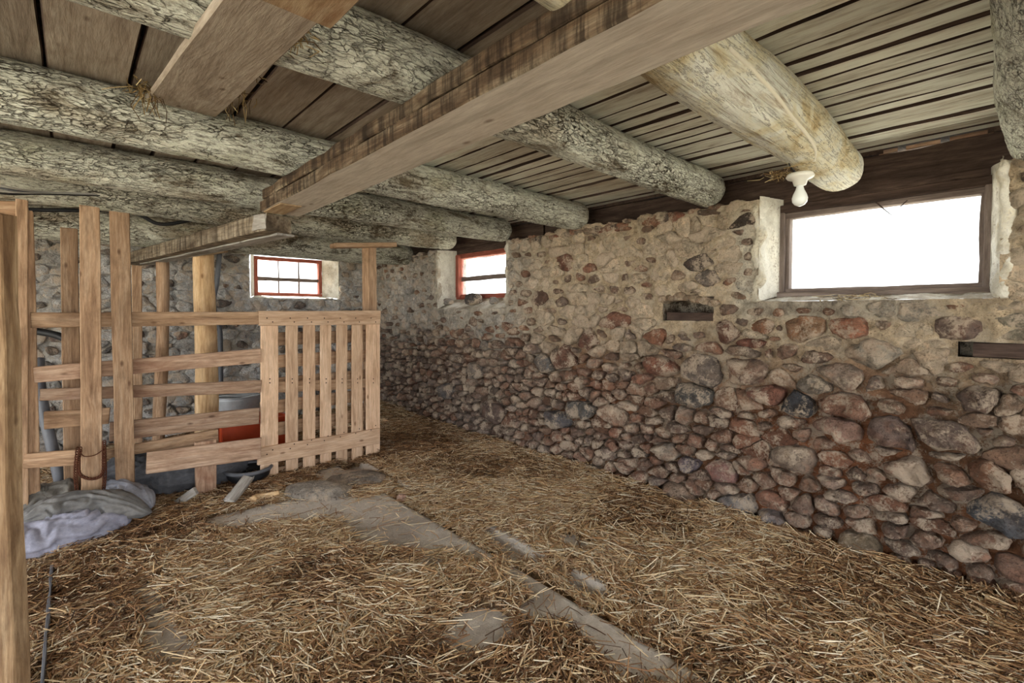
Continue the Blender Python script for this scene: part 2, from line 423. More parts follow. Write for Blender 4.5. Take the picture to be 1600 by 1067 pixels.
def stone_mesh(poly, place, flip, cu, cv, bulge, sink, colr, K=24, rough=1.0, mortar=False):
    for _ in range(1):
        q = []
        for i in range(len(poly)):
            a, b = poly[i], poly[(i+1) % len(poly)]
            q += [(a[0]*.75+b[0]*.25, a[1]*.75+b[1]*.25), (a[0]*.25+b[0]*.75, a[1]*.25+b[1]*.75)]
        poly = q
    P = np.array(poly+[poly[0]]); seg = np.r_[0, np.cumsum(np.hypot(*(P[1:]-P[:-1]).T))]
    s = np.linspace(0, seg[-1], K, endpoint=False)
    rim = np.c_[np.interp(s, seg, P[:, 0]), np.interp(s, seg, P[:, 1])]
    area = 0.5*(rim[:, 0]*np.roll(rim[:, 1], -1)-np.roll(rim[:, 0], -1)*rim[:, 1]).sum()
    if area < 0: rim = rim[::-1]
    c = rim.mean(0); size = math.sqrt(abs(area))
    rings = [(1.0, -sink), (1.03, bulge*.15), (.97, bulge*.5), (.84, bulge*.78), (.62, bulge*.95), (.33, bulge*1.03)]
    tx, ty = NR.uniform(-.35, .35, 2)*bulge/size
    uv = []; nn = []
    for f, n in rings:
        q = c+(rim-c)*f; uv.append(q); nn.append(np.full(K, n))
    uv.append(c[None]); nn.append(np.array([bulge*1.04]))
    uv = np.vstack(uv); nn = np.concatenate(nn)
    d = uv-c; nn = nn+(d[:, 0]*tx+d[:, 1]*ty)*(nn > 0)
    p3 = np.c_[uv[:, 0], uv[:, 1], nn]
    o = NR.uniform(0, 99)
    nz = fbm(p3*(2.2/size)+o, 3, 5)-.5
    nz2 = np.abs(fbm(p3*(3.6/size)+o*2, 3, 9)-.5)
    nn = nn+(nz*.75-nz2*.5)*bulge*rough*(nn > -sink*.5)
    uv = uv+(np.c_[fbm(p3*(2.6/size)+o+31, 2, 3), fbm(p3*(2.6/size)+o+77, 2, 4)]-.5)*size*.16*rough
    vs = place(uv[:, 0], uv[:, 1], nn)
    fs = []
    for r in range(len(rings)-1):
        for k in range(K):
            a, b = r*K+k, r*K+(k+1) % K; fs.append((a, b, b+K, a+K))
    top = (len(rings)-1)*K
    for k in range(K): fs.append((top+k, top+(k+1) % K, top+K))
    if flip: fs = [f[::-1] for f in fs]
    base = np.array(colr); cc = np.tile(base, (len(vs), 1))
    m = fbm(p3*(1.6/size)+o+5, 3, 8); m2 = fbm(p3*(3.0/size)+o+9, 3, 12)
    cc = cc*(.75+.5*m)[:, None]
    warm = np.array([1.05, .98, .93]) if mortar else np.array([1.14, .94, .82]); cc = cc*(1+(warm-1)*sstep(.5, .7, m2)[:, None])
    return vs, fs, cc

def stone_wall(name, place, flip, u0, u1, z0, z1, openings, zone, features, keep, grid, mortar_col, off, grime, jit=1.0):
    """zone(u,z) -> (mean width, mean height, exposed share, inset, bulge, palette)"""
    wall = bpy.data.objects.new(name, None)
    seeds = []; wts = []; info = []
    for f in features: seeds.append((f[0], f[1])); wts.append((min(f[2]/1.65, f[3])*.5)**2*.9+.0012); info.append(f[4])
    z = z0-.02
    while z < z1+.02:
        w, h = zone(u0, z)[:2]; hh = h*R.uniform(.8, 1.25); u = u0-.1-R.random()*.1
        while u < u1+.1:
            w, h, *_ = zone(u, z); ww = w*math.exp(R.gauss(0, .38))
            su, sz = u+ww/2, z+hh/2+R.uniform(-.42, .42)*hh*jit
            if all(((su-f[0])/(f[2]*.62))**2+((sz-f[1])/(f[3]*.66))**2 > 1 for f in features):
                seeds.append((su, sz)); wts.append(R.uniform(0, .0009)); info.append(None)
            u += ww
        z += hh
    cells = power_cells(seeds, wts, (u0-.1, u1+.1, z0-.06, z1+.03), 1.65)
    recs = []
    for (su, sz), poly, fi in zip(seeds, cells, info):
        if poly is None or not (u0 < su < u1): continue
        w, h, share, inset, bulge, pal = zone(su, sz)
        cover = fi is None and R.random() > share
        bad = False
        for (a, b, c, d) in openings:
            m = .015
            if a-m < su < b+m and c-m < sz < d+m: bad = True; break
            if any(a-m < p[0] < b+m and c-m < p[1] < d+m for p in poly):
                gaps = [(a-m-su, (1, 0, a-m)), (su-b-m, (-1, 0, -b-m)), (c-m-sz, (0, 1, c-m)), (sz-d-m, (0, -1, -d-m))]
                g, hp = max(gaps, key=lambda t: t[0])
                poly = clip(poly, *hp)
                if len(poly) < 3: bad = True; break
        if bad: continue
        P = np.array(poly); c = P.mean(0); size = math.sqrt(max(1e-5, np.ptp(P[:, 0])*np.ptp(P[:, 1])))
        if size < .035: continue
        k = (1-inset/size*2) if fi is None else .93
        k *= R.uniform(.88, 1.0)
        if cover: k = .97
        elif share < .7 and fi is None: k *= R.uniform(.62, .95)
        k = max(.45, k)
        P = c+(P-c)*k
        b = min(bulge*R.uniform(.6, 1.3), size*.38)*(1.25 if fi is not None else 1)
        col = fi if fi is not None else np.array(R.choice(pal))*R.uniform(.7, 1.25)
        if fi is None: col = col*(1-grime[1])+np.array(grime[0])*grime[1]
        if cover:
            q3 = np.array([[c[0], c[1], 0.]]); col = mortar_col(q3[:, 0], q3[:, 1], q3)[0]*R.uniform(.85, 1.2); b = R.uniform(.010, .026)
        vs, fs, cc = stone_mesh([tuple(p) for p in P], place, flip, c[0], c[1], b, .05, col, rough=2.2 if cover else 1.7, mortar=cover)
        px = pix(vs.mean(0)); vis = -40 < px[0] < 1640 and -20 < px[1] < 1090
        recs.append(((size/px[2])*(1 if vis else .05), vs, fs, cc))
    COL.objects.link(wall)
    tag(wall, kind='structure')
    recs.sort(key=lambda r: -r[0])
    for _, vs, fs, cc in recs[:keep]:
        mesh('stone', vs, fs, M_stone, wall, True, cc)
    rest = recs[keep:]
    if rest:
        V, Fc, C, o = [], [], [], 0
        for _, vs, fs, cc in rest:
            V.append(vs); C.append(cc); Fc += [tuple(i+o for i in f) for f in fs]; o += len(vs)
        tag(mesh('small_stones', np.vstack(V), Fc, M_stone, wall, True, np.vstack(C)), kind='stuff')
    # mortar bed
    nu, nv = int((u1-u0)/grid), int((z1-z0)/grid)
    uu, vv = np.meshgrid(np.linspace(u0, u1, nu+1), np.linspace(z0, z1, nv+1), indexing='ij')
    uf, vf = uu.ravel(), vv.ravel()
    for (a, b, c, d) in openings:              # snap grid lines onto the openings so their edges are clean
        for arr, lim in ((uf, (a, b)), (vf, (c, d))):
            for L in lim: arr[np.abs(arr-L) < grid*.5] = L
    p3 = np.c_[uf, vf, np.zeros_like(uf)]
    n = off(uf, vf)+(fbm(p3*7, 4, 21)-.5)*.06+(fbm(p3*26, 3, 33)-.5)*.03 - np.abs(fbm(p3*11+5, 3, 41)-.5)*.08
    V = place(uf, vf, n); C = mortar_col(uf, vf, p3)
    I = (np.arange(nu)[:, None]*(nv+1)+np.arange(nv)[None]).ravel()
    Fq = np.c_[I, I+nv+1, I+nv+2, I+1]
    cu, cv = uf[Fq].mean(1), vf[Fq].mean(1); ok = np.ones(len(Fq), bool)
    for (a, b, c, d) in openings: ok &= ~((cu > a) & (cu < b) & (cv > c) & (cv < d))
    Fq = Fq[ok]
    if flip: Fq = Fq[:, ::-1]
    mesh('mortar', V, Fq.copy(), M_mortar, wall, True, C)
    return wall

def place_r(u, v, n): return np.c_[XW-n, u, v]
def place_b(u, v, n): return np.c_[u, YB-n, v]
def lerp3(a, b, t): return np.asarray(a)[None]*(1-t)[:, None]+np.asarray(b)[None]*t[:, None]

def zone_r(u, z):
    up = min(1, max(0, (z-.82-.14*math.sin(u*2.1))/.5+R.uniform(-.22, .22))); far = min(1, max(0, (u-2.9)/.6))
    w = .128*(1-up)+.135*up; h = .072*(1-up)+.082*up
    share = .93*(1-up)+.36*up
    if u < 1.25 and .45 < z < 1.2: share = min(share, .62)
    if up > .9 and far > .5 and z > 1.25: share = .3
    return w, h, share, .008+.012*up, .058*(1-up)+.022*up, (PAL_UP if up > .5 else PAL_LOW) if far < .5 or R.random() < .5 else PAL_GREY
def off_r(u, v):
    up = sstep(.85, 1.25, v+.1*np.sin(u*2.1)); return -.028*(1-up)+.006*up
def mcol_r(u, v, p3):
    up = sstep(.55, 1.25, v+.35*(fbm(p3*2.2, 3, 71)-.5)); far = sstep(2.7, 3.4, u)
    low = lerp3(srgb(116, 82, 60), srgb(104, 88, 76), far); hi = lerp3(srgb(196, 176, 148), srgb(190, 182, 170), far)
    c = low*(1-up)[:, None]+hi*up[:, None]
    red = sstep(.5, .68, fbm(p3*1.3+9, 3, 55))*(1-up)
    c = c*(1-red*.5)[:, None]+np.array(srgb(150, 92, 62))[None]*(red*.5)[:, None]
    w = sstep(.25, 0, np.abs(v-1.6)-.2)*np.maximum(sstep(.12, .03, np.abs(u-1.13)), sstep(.10, .02, np.abs(u-4.5)))
    c = c*(1-w*.8)[:, None]+np.array(srgb(214, 206, 188))[None]*(w*.8)[:, None]
    g = sstep(1.23, 1.29, v)*sstep(1.37, 1.35, v)*sstep(1.15, 1.05, u)*sstep(.2, .32, u)
    c = c*(1-.75*g)[:, None]+np.array(srgb(150, 143, 132))[None]*(.75*g)[:, None]
    return c*(.7+.6*fbm(p3*9+3, 3, 61))[:, None]
FEAT = []
for (px, py, w, h, c) in [
    (1367, 552, 78, 52, (168, 156, 138)), (1258, 513, 60, 36, (150, 112, 78)), (1330, 511, 58, 26, (160, 104, 74)),
    (850, 566, 26, 38, (112, 110, 108)), (880, 560, 34, 40, (118, 82, 64)), (1033, 571, 36, 38, (136, 88, 66)),
    (1100, 577, 80, 44, (122, 108, 98)), (1165, 580, 72, 50, (140, 112, 94)), (1085, 617, 62, 26, (96, 92, 88)),
    (1200, 616, 66, 24, (140, 92, 72)), (1250, 634, 78, 22, (70, 70, 74)), (1282, 598, 46, 40, (130, 118, 104)), (1312, 588, 60, 48, (150, 128, 110)),
    (1312, 636, 66, 42, (152, 108, 84)), (1314, 668, 76, 38, (156, 118, 100)), (1392, 678, 74, 36, (124, 102, 92)),
    (1242, 718, 58, 44, (152, 130, 112)), (1470, 680, 90, 44, (126, 104, 92)), (1422, 735, 60, 44, (138, 104, 84)), (1490, 741, 46, 34, (150, 110, 84)),
    (1537, 742, 46, 40, (138, 96, 68)), (1565, 802, 96, 60, (96, 96, 100)), (1170, 548, 30, 26, (128, 110, 94)), (1136, 520, 28, 22, (124, 84, 66)),
    (1192, 511, 24, 24, (150, 100, 66)), (1175, 540, 28, 20, (134, 82, 62)), (1023, 525, 30, 20, (150, 98, 68)), (920, 532, 28, 26, (112, 76, 60)),
    (955, 500, 30, 26, (134, 88, 66)), (1110, 432, 42, 16, (120, 108, 98)), (1090, 412, 30, 14, (92, 80, 72)), (1160, 345, 50, 14, (74, 64, 56)),
    (880, 410, 18, 22, (120, 78, 58)), (845, 465, 22, 16, (104, 78, 64)), (1500, 512, 90, 30, (122, 100, 88)), (1580, 510, 70, 46, (140, 130, 110)), (1527, 620, 56, 34, (118, 96, 84)),
    (905, 640, 48, 26, (108, 104, 100)), (960, 650, 40, 24, (150, 118, 96)), (1075, 725, 28, 30, (116, 104, 112)), (1130, 735, 40, 32, (150, 108, 98)), (1150, 790, 46, 28, (136, 130, 128)),
    (1040, 705, 44, 24, (146, 130, 114)), (1060, 770, 44, 26, (156, 130, 108)), (1210, 815, 40, 30, (134, 124, 122)), (1340, 850, 70, 44, (138, 118, 92)),
    (870, 655, 30, 30, (96, 92, 94)), (700, 610, 18, 26, (120, 112, 108)), (745, 580, 24, 30, (128, 116, 106)), (770, 640, 40, 40, (112, 92, 82))]:
    a, b = W(px-w/2, py, X=XW), W(px+w/2, py, X=XW); t, q = W(px, py-h/2, X=XW), W(px, py+h/2, X=XW); m = W(px, py, X=XW)
    FEAT.append((m.y, m.z, abs(a.y-b.y), abs(t.z-q.z), np.array(srgb(*c))))
TIMB = (-.35, W(1497, 545, X=XW).y, W(1540, 559, X=XW).z, W(1540, 535, X=XW).z)
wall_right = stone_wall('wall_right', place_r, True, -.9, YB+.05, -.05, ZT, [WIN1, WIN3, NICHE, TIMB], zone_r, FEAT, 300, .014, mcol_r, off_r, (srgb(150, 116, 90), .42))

def zone_b(u, z):
    return .17, .10, .34, .014, .024, PAL_GREY if R.random() < .7 else PAL_UP
def off_b(u, v): return np.full_like(u, -.004)
def mcol_b(u, v, p3):
    t = sstep(.3, .7, fbm(p3*1.8, 3, 91))
    c = lerp3(srgb(176, 172, 166), srgb(224, 222, 220), t)
    return c*(.72+.55*fbm(p3*8+3, 3, 61))[:, None]
wall_back = stone_wall('wall_back', place_b, False, XL, XW+.08, -.05, ZC, [(WIN2[0], WIN2[1], WIN2[2], WIN2[3])], zone_b, [], 200, .02, mcol_b, off_b, (srgb(150, 142, 134), .3))

def jamb(wall, P0, P1, Q0, Q1, flip, colr, nu=14, nv=30, round_=.03, nrm=None, amp=.022):
    """a lumpy plastered reveal from the wall-face edge P0-P1 to the frame edge Q0-Q1"""
    P0, P1, Q0, Q1 = map(lambda v: np.array(v, float), (P0, P1, Q0, Q1)); vs = []
    A, B = np.meshgrid(np.linspace(0, 1, nu+1), np.linspace(0, 1, nv+1), indexing='ij'); a, b = A.ravel()[:, None], B.ravel()[:, None]
    p = (P0*(1-b)+P1*b)*(1-a)+(Q0*(1-b)+Q1*b)*a
    nrm = np.array(nrm, float)
    d = ((fbm(p*16, 4, 3)-.5)*amp*2.0-np.abs(fbm(p*9+4, 3, 8)-.5)*amp)*np.sin(np.clip(a[:, 0]*1.2, 0, 1)*math.pi)**.5
    p = p+nrm[None]*(d-.0)[:, None]
    I = (np.arange(nu)[:, None]*(nv+1)+np.arange(nv)[None]).ravel(); Fq = np.c_[I, I+nv+1, I+nv+2, I+1]
    if flip: Fq = Fq[:, ::-1]
    c = np.array(colr)[None]*(.72+.5*fbm(p*7+2, 3, 14))[:, None]
    return mesh('reveal', p, Fq.copy(), M_lime, wall, True, c)
LIME = srgb(212, 208, 196)
def reveals_r(w, f):   # w opening on the wall face, f opening at the frame plane
    a, b, c, d = w; e, g, h, k = f
    jamb(wall_right, (XW-.01, b, c), (XW-.01, b, d), (XF, g, h), (XF, g, d), False, LIME, nrm=(0, -1, 0))
    jamb(wall_right, (XW-.01, a, c), (XW-.01, a, d), (XF, e, h), (XF, e, d), True, LIME, nrm=(0, 1, 0))
    jamb(wall_right, (XW-.012, a, c), (XW-.012, b, c), (XF, e, h), (XF, g, h), True, srgb(176, 166, 150), nv=60, nrm=(0, 0, 1), amp=.015)
reveals_r(WIN1, (.085, .985, 1.40, 1.93)); reveals_r(WIN3, (3.36, 4.36, 1.44, 1.93))
a, b, c, d = WIN2
jamb(wall_back, (b, YB-.01, c), (b, YB-.01, d), (2.37, YF, 1.49), (2.37, YF, d), True, srgb(196, 188, 172), nrm=(-1, 0, 0))
jamb(wall_back, (a, YB-.01, c), (a, YB-.01, d), (1.58, YF, 1.49), (1.58, YF, d), False, LIME, nrm=(1, 0, 0))
jamb(wall_back, (a, YB-.01, c), (b, YB-.01, c), (1.58, YF, 1.49), (2.37, YF, 1.49), False, LIME, nrm=(0, 0, 1))
# pale mortar edge roll around the near window
for (y0, sgn) in ((WIN1[1]+.012, 1), (WIN1[0]-.012, -1), (WIN3[1]+.012, 1), (WIN3[0]-.012, -1)):
    pts = [(XW+.012, y0+.012*math.sin(k*2.1), WIN1[2]+(ZT-WIN1[2])*k/8) for k in range(9)]
    o = tube('plaster_edge', M_lime, pts, .026, wall_right, 60, 14, wob=.05)
    for v in o.data.vertices:
        q = np.array([[v.co.x, v.co.y, v.co.z]])*14+y0*9; f_ = float(fbm(q, 4, 2)[0]-.5)
        v.co.y += f_*.05; v.co.x += float(fbm(q+40, 4, 2)[0]-.5)*.03
    cc = np.ones((len(o.data.vertices), 4), np.float32); co = np.array([v.co for v in o.data.vertices])
    cc[:, :3] = np.array(srgb(206, 198, 178) if y0 < 2 else srgb(186, 176, 160))*(.65+.6*fbm(co*12, 3, 9))[:, None]
    o.data.attributes.new('Col', 'FLOAT_COLOR', 'POINT').data.foreach_set('color', cc.ravel())
# wall head behind the log ends
def box_pts(x0, x1, y0, y1, z0, z1): return [(x, y, z) for x in (x0, x1) for y in (y0, y1) for z in (z0, z1)]
BOXF = [(0, 1, 3, 2), (4, 6, 7, 5), (0, 4, 5, 1), (2, 3, 7, 6), (0, 2, 6, 4), (1, 5, 7, 3)]
def rubble_top(y0, y1):
    nu, nv = int((y1-y0)/.02), 14
    A, B = np.meshgrid(np.linspace(y0, y1, nu+1), np.linspace(0, 1, nv+1), indexing='ij'); u, t = A.ravel(), B.ravel()
    p = np.c_[XW-.015+t*.24, u, np.full_like(u, ZT-.012)]
    p[:, 2] += (fbm(p*9, 4, 5)-.45)*.05*np.sin(np.clip(t*3+.15, 0, math.pi/2))
    I = (np.arange(nu)[:, None]*(nv+1)+np.arange(nv)[None]).ravel(); Fq = np.c_[I, I+nv+1, I+nv+2, I+1]
    mesh('wall_head', p, Fq.copy(), M_mortar, wall_right, True, np.array(srgb(140, 122, 100))[None]*(.6+.7*fbm(p*8, 3, 7))[:, None])
rubble_top(-.9, WIN1[0]-.03); rubble_top(WIN1[1]+.03, WIN3[0]-.03); rubble_top(WIN3[1]+.03, YB)
# loose cap stones along the wall head
for k in range(26):
    y = R.uniform(1.15, 3.2) if k < 18 else R.uniform(4.5, 5.8)
    s = R.uniform(.05, .09)
    ang = np.linspace(0, 2*math.pi, 9)[:-1]
    poly = [(y+s*1.3*math.cos(t)*R.uniform(.8, 1.1), ZT-.03+R.uniform(-.01, .01)+s*.5*math.sin(t)*R.uniform(.8, 1.1)) for t in ang]
    vs, fs, cc = stone_mesh(poly, lambda u, v, n: np.c_[XW+.03-n, u, v], True, 0, 0, .05, .05, np.array(R.choice(PAL_UP)))
    mesh('cap_stone', vs, fs, M_stone, wall_right, True, cc)

# niche with its wooden block, embedded timber
y0, y1, z0, z1 = NICHE
pts = [(XW-.005, y0, z0), (XW-.005, y1, z0), (XW-.005, y1, z1-.02), (XW-.005, y0, z1-.02), (XW+.2, y0, z0), (XW+.2, y1, z0), (XW+.2, y1, z1), (XW+.2, y0, z1)]
mesh('niche', pts, [(0, 4, 5, 1), (1, 5, 6, 2), (2, 6, 7, 3), (3, 7, 4, 0), (4, 7, 6, 5)], M_mortar, wall_right, False, np.tile(srgb(84, 72, 60), (8, 1)))
board('wooden_block', M_dark, (XW+.05, y0+.005, z0+.028), (XW+.05, y1-.02, z0+.028), (0, 0, 1), .056, .08, wall_right)
for k in range(7):   # broken stones that arch over the niche
    t = k/6; y = y1+(y0-y1)*t; zz = z1-.012+.02*math.sin(t*math.pi)-(.03*(t) if t > .4 else 0)
    s = R.uniform(.028, .045)
    poly = [(y+s*1.3*math.cos(q), zz+s*.8*math.sin(q)) for q in np.linspace(0, 2*math.pi, 8)[:-1]]
    vs, fs, cc = stone_mesh(poly, place_r, True, 0, 0, .018, .08, np.array(srgb(150, 128, 102)))
    mesh('stone', vs, fs, M_stone, wall_right, True, cc)
mesh('timber_pocket', [(XW-.005, TIMB[0], TIMB[2]), (XW-.005, TIMB[1], TIMB[2]), (XW-.005, TIMB[1], TIMB[3]), (XW-.005, TIMB[0], TIMB[3]), (XW+.12, TIMB[0], TIMB[2]), (XW+.12, TIMB[1], TIMB[2]), (XW+.12, TIMB[1], TIMB[3]), (XW+.12, TIMB[0], TIMB[3])],
     [(0, 4, 5, 1), (1, 5, 6, 2), (2, 6, 7, 3), (3, 7, 4, 0), (4, 7, 6, 5)], M_mortar, wall_right, False, np.tile(srgb(70, 62, 54), (8, 1)))
board('timber', M_dark, (XW+.03, TIMB[0]+.02, (TIMB[2]+TIMB[3])/2), (XW+.03, TIMB[1]-.05, (TIMB[2]+TIMB[3])/2), (0, 0, 1), (TIMB[3]-TIMB[2])*.95, .08, wall_right)
# dark plate beam above the wall head
trim = bpy.data.objects.new('trim_1', None); COL.objects.link(trim); trim['kind'] = 'structure'; trim.location = (XF+.05, 2.5, 2.0)
board('plate_beam', M_dark, (XF+.08, -.9, 2.03), (XF+.08, 3.0, 2.03), (0, 0, 1), .25, .14, trim, rough=.004)
board('plate_beam', M_dark, (XF+.08, 3.02, 2.03), (XF+.08, YB+.2, 2.03), (0, 0, 1), .25, .14, trim, rough=.004)
board('lintel_strip', M_dark, (XF-.012, -.1, 1.925), (XF-.012, 1.1, 1.925), (0, 0, 1), .05, .035, trim)
# unseen leaf added behind the stones to keep light out
outer = mesh('light_block_leaf', box_pts(XF+.14, XF+.2, -1, WIN1[0], -.1, 2.15)+box_pts(XF+.14, XF+.2, WIN1[1], WIN3[0], -.1, 2.15)+box_pts(XF+.14, XF+.2, WIN3[1], YB+.3, -.1, 2.15)
             + box_pts(XF+.14, XF+.2, WIN1[0], WIN1[1], -.1, 1.36)+box_pts(XF+.14, XF+.2, WIN3[0], WIN3[1], -.1, 1.36),
             [tuple(i+8*k for i in f) for k in range(5) for f in BOXF], M_mortar, wall_right, False, np.tile(srgb(120, 112, 100), (40, 1)))

# ------------------------------------------------------------------ windows
def window(name, pt, u0, u1, z0, z1, fw, mat, mull, vert=0, depth=.07, midw=.035, bar_mat=None):
    """pt(u,z,n) -> world, n towards the room"""
    w = bpy.data.objects.new(name, None); COL.objects.link(w); w['kind'] = 'structure'; w.location = pt((u0+u1)/2, z0, 0)
    up = Vector((0, 0, 1)); ud = (Vector(pt(1, 0, 0))-Vector(pt(0, 0, 0)))
    board('frame_rail', mat, pt(u0, z0+fw/2, 0), pt(u1, z0+fw/2, 0), up, fw, depth, w)
    board('frame_rail', mat, pt(u0, z1-fw/2, 0), pt(u1, z1-fw/2, 0), up, fw, depth, w)
    board('frame_stile', mat, pt(u0+fw/2, z0+fw, 0), pt(u0+fw/2, z1-fw, 0), ud, fw, depth, w)
    board('frame_stile', mat, pt(u1-fw/2, z0+fw, 0), pt(u1-fw/2, z1-fw, 0), ud, fw, depth, w)
    if mull: board('glazing_bar', bar_mat or mat, pt(u0+fw, mull, .01), pt(u1-fw, mull, .01), up, midw, .03, w)
    for k in range(vert):
        u = u0+fw+(u1-u0-2*fw)*(k+1)/(vert+1)
        board('glazing_bar', bar_mat or mat, pt(u, z0+fw, 0), pt(u, z1-fw, 0), ud, .014, .02, w)
    us = [u0+fw+(u1-u0-2*fw)*k/(vert+1) for k in range(vert+2)]; zs = [z0+fw, mull, z1-fw] if mull else [z0+fw, z1-fw]
    for i in range(vert+1):
        for j in range(len(zs)-1):
            a, b, c, d = us[i], us[i+1], zs[j], zs[j+1]
            mesh('pane', [pt(a, c, -.012), pt(b, c, -.012), pt(b, d, -.012), pt(a, d, -.012)], [(0, 1, 2, 3)], M_glass, w, False)
    return w
pr = lambda u, z, n: Vector((XF+.03-n, u, z)); pb = lambda u, z, n: Vector((u, YF+.03-n, z))
w1 = window('window_1', pr, .075, .995, 1.395, 1.915, .045, M_frame, None)
board('inner_stop', M_frame, (XF-.004, .985, 1.40), (XF-.004, .985, 1.91), (0, 1, 0), .035, .05, w1)
board('inner_stop', M_frame, (XF-.004, .085, 1.40), (XF-.004, .085, 1.91), (0, 1, 0), .035, .05, w1)
board('sill_board', M_frame, (XF-.02, .06, 1.40), (XF-.02, 1.0, 1.40), (0, 0, 1), .04, .06, w1)
w3 = window('window_3', pr, 3.36, 4.36, 1.44, 1.945, .05, M_red, 1.665, 0, .08, .05, M_frame)
board('inner_stop', M_red, (XF-.02, 4.30, 1.46), (XF-.02, 4.30, 1.93), (0, 1, 0), .05, .05, w3)
w2 = window('window_2', pb, 1.58, 2.37, 1.49, 1.955, .04, M_red, 1.69, 2, .07, .045, M_frame)

# ------------------------------------------------------------------ floor, litter, straw
GX0, GX1, GY0, GY1, GR = -3.48, XW-.04, -1.2, YB-.02, .02
gx = np.arange(GX0, GX1+GR, GR); gy = np.arange(GY0, GY1+GR, GR)
GXX, GYY = np.meshgrid(gx, gy, indexing='ij'); gp = np.c_[GXX.ravel(), GYY.ravel(), np.zeros(GXX.size)]
def inpoly(x, y, poly):
    r = np.zeros(x.shape, bool); j = len(poly)-1
    for i in range(len(poly)):
        (xi, yi), (xj, yj) = poly[i], poly[j]
        r ^= ((yi > y) != (yj > y)) & (x < (xj-xi)*(y-yi)/((yj-yi)+1e-12)+xi); j = i
    return r
BARE = [
 [(540, 815), (560, 790), (600, 772), (640, 786), (700, 826), (782, 876), (770, 882), (735, 868), (680, 862), (600, 862), (560, 850)],
 [(790, 890), (822, 893), (880, 925), (960, 980), (1030, 1020), (1115, 1070), (985, 1070), (960, 1035), (925, 1000), (880, 960), (830, 925), (800, 905)],
 [(755, 822), (780, 828), (852, 872), (838, 880), (790, 852)], [(880, 892), (905, 895), (950, 925), (930, 930), (900, 912)], [(868, 840), (900, 840), (925, 856), (905, 862)],
 [(700, 985), (745, 955), (790, 965), (800, 1000), (760, 1020), (700, 1015)], [(810, 950), (850, 945), (870, 970), (840, 985)],
 [(315, 815), (400, 795), (500, 775), (560, 780), (520, 815), (430, 818), (350, 830)], [(650, 875), (690, 875), (690, 890), (660, 892)],
 [(216, 915), (228, 915), (262, 980), (300, 1030), (260, 1060), (235, 990)], [(500, 735), (560, 722), (590, 735), (545, 765), (500, 762)]]
bare = np.zeros(GXX.shape)
for pl in BARE:
    q = [W(px, py, Z=0) for px, py in pl]; bare = np.maximum(bare, inpoly(GXX, GYY, [(v.x, v.y) for v in q]).astype(float))
def blur(a, k):
    for ax in (0, 1):
        s = np.zeros_like(a)
        for d in range(-k, k+1): s += np.roll(a, d, ax)
        a = s/(2*k+1)
    return a
bare = blur(np.maximum(bare, blur(bare, 2) > .2), 1)
bn = fbm(gp*9, 4, 3).reshape(GXX.shape); bn2 = fbm(gp*2.6, 4, 13).reshape(GXX.shape)
bare = np.clip(sstep(.35, .65, bare+(bn-.5)*.55*(bare > .02)*1.0) + sstep(.70, .78, bn2+.12*(bn-.5))*.7, 0, 1)
lump = (fbm(gp*3.1, 4, 23).reshape(GXX.shape)-.5)
conc = -.045*((GXX > 1.635) & (GXX < 1.82)) - .04*(GXX < -.07) + lump*.006
rise = .05*sstep(.35, 0, XW-GXX)+.05*sstep(4.6, 5.6, GYY)*sstep(.4, 1.2, GXX)
lit = conc*.55+.016+lump*.055+rise*(1-bare)+.03*(bn-.5)-bare*.09
def grid_faces(a, b):
    I = (np.arange(a-1)[:, None]*b+np.arange(b-1)[None]).ravel(); return np.c_[I, I+b, I+b+1, I+1]
cc = np.array(srgb(212, 204, 194))[None]*(.88+.24*fbm(gp*5, 3, 7))[:, None]
dirt = sstep(.5, .62, fbm(gp*4+7, 4, 17))[:, None]; cc = cc*(1-.35*dirt)+np.array(srgb(104, 84, 64))[None]*.35*dirt
floor_o = tag(mesh('floor', np.c_[GXX.ravel(), GYY.ravel(), conc.ravel()], grid_faces(*GXX.shape), M_concrete, None, True, cc, center=False), kind='structure')
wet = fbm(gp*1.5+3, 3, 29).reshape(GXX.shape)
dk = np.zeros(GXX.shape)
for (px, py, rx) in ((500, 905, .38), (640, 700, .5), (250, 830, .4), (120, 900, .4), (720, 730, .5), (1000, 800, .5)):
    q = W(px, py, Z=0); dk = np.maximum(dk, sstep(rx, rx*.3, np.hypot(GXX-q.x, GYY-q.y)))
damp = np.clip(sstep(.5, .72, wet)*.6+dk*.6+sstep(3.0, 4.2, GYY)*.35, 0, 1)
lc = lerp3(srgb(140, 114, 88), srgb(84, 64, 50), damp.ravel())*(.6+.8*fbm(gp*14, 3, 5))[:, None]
tag(mesh('chaff_litter', np.c_[GXX.ravel(), GYY.ravel(), lit.ravel()], grid_faces(*GXX.shape), M_litter, None, True, lc, center=False),
    'trampled brown chaff and dung covering the concrete floor', 'litter', kind='stuff')

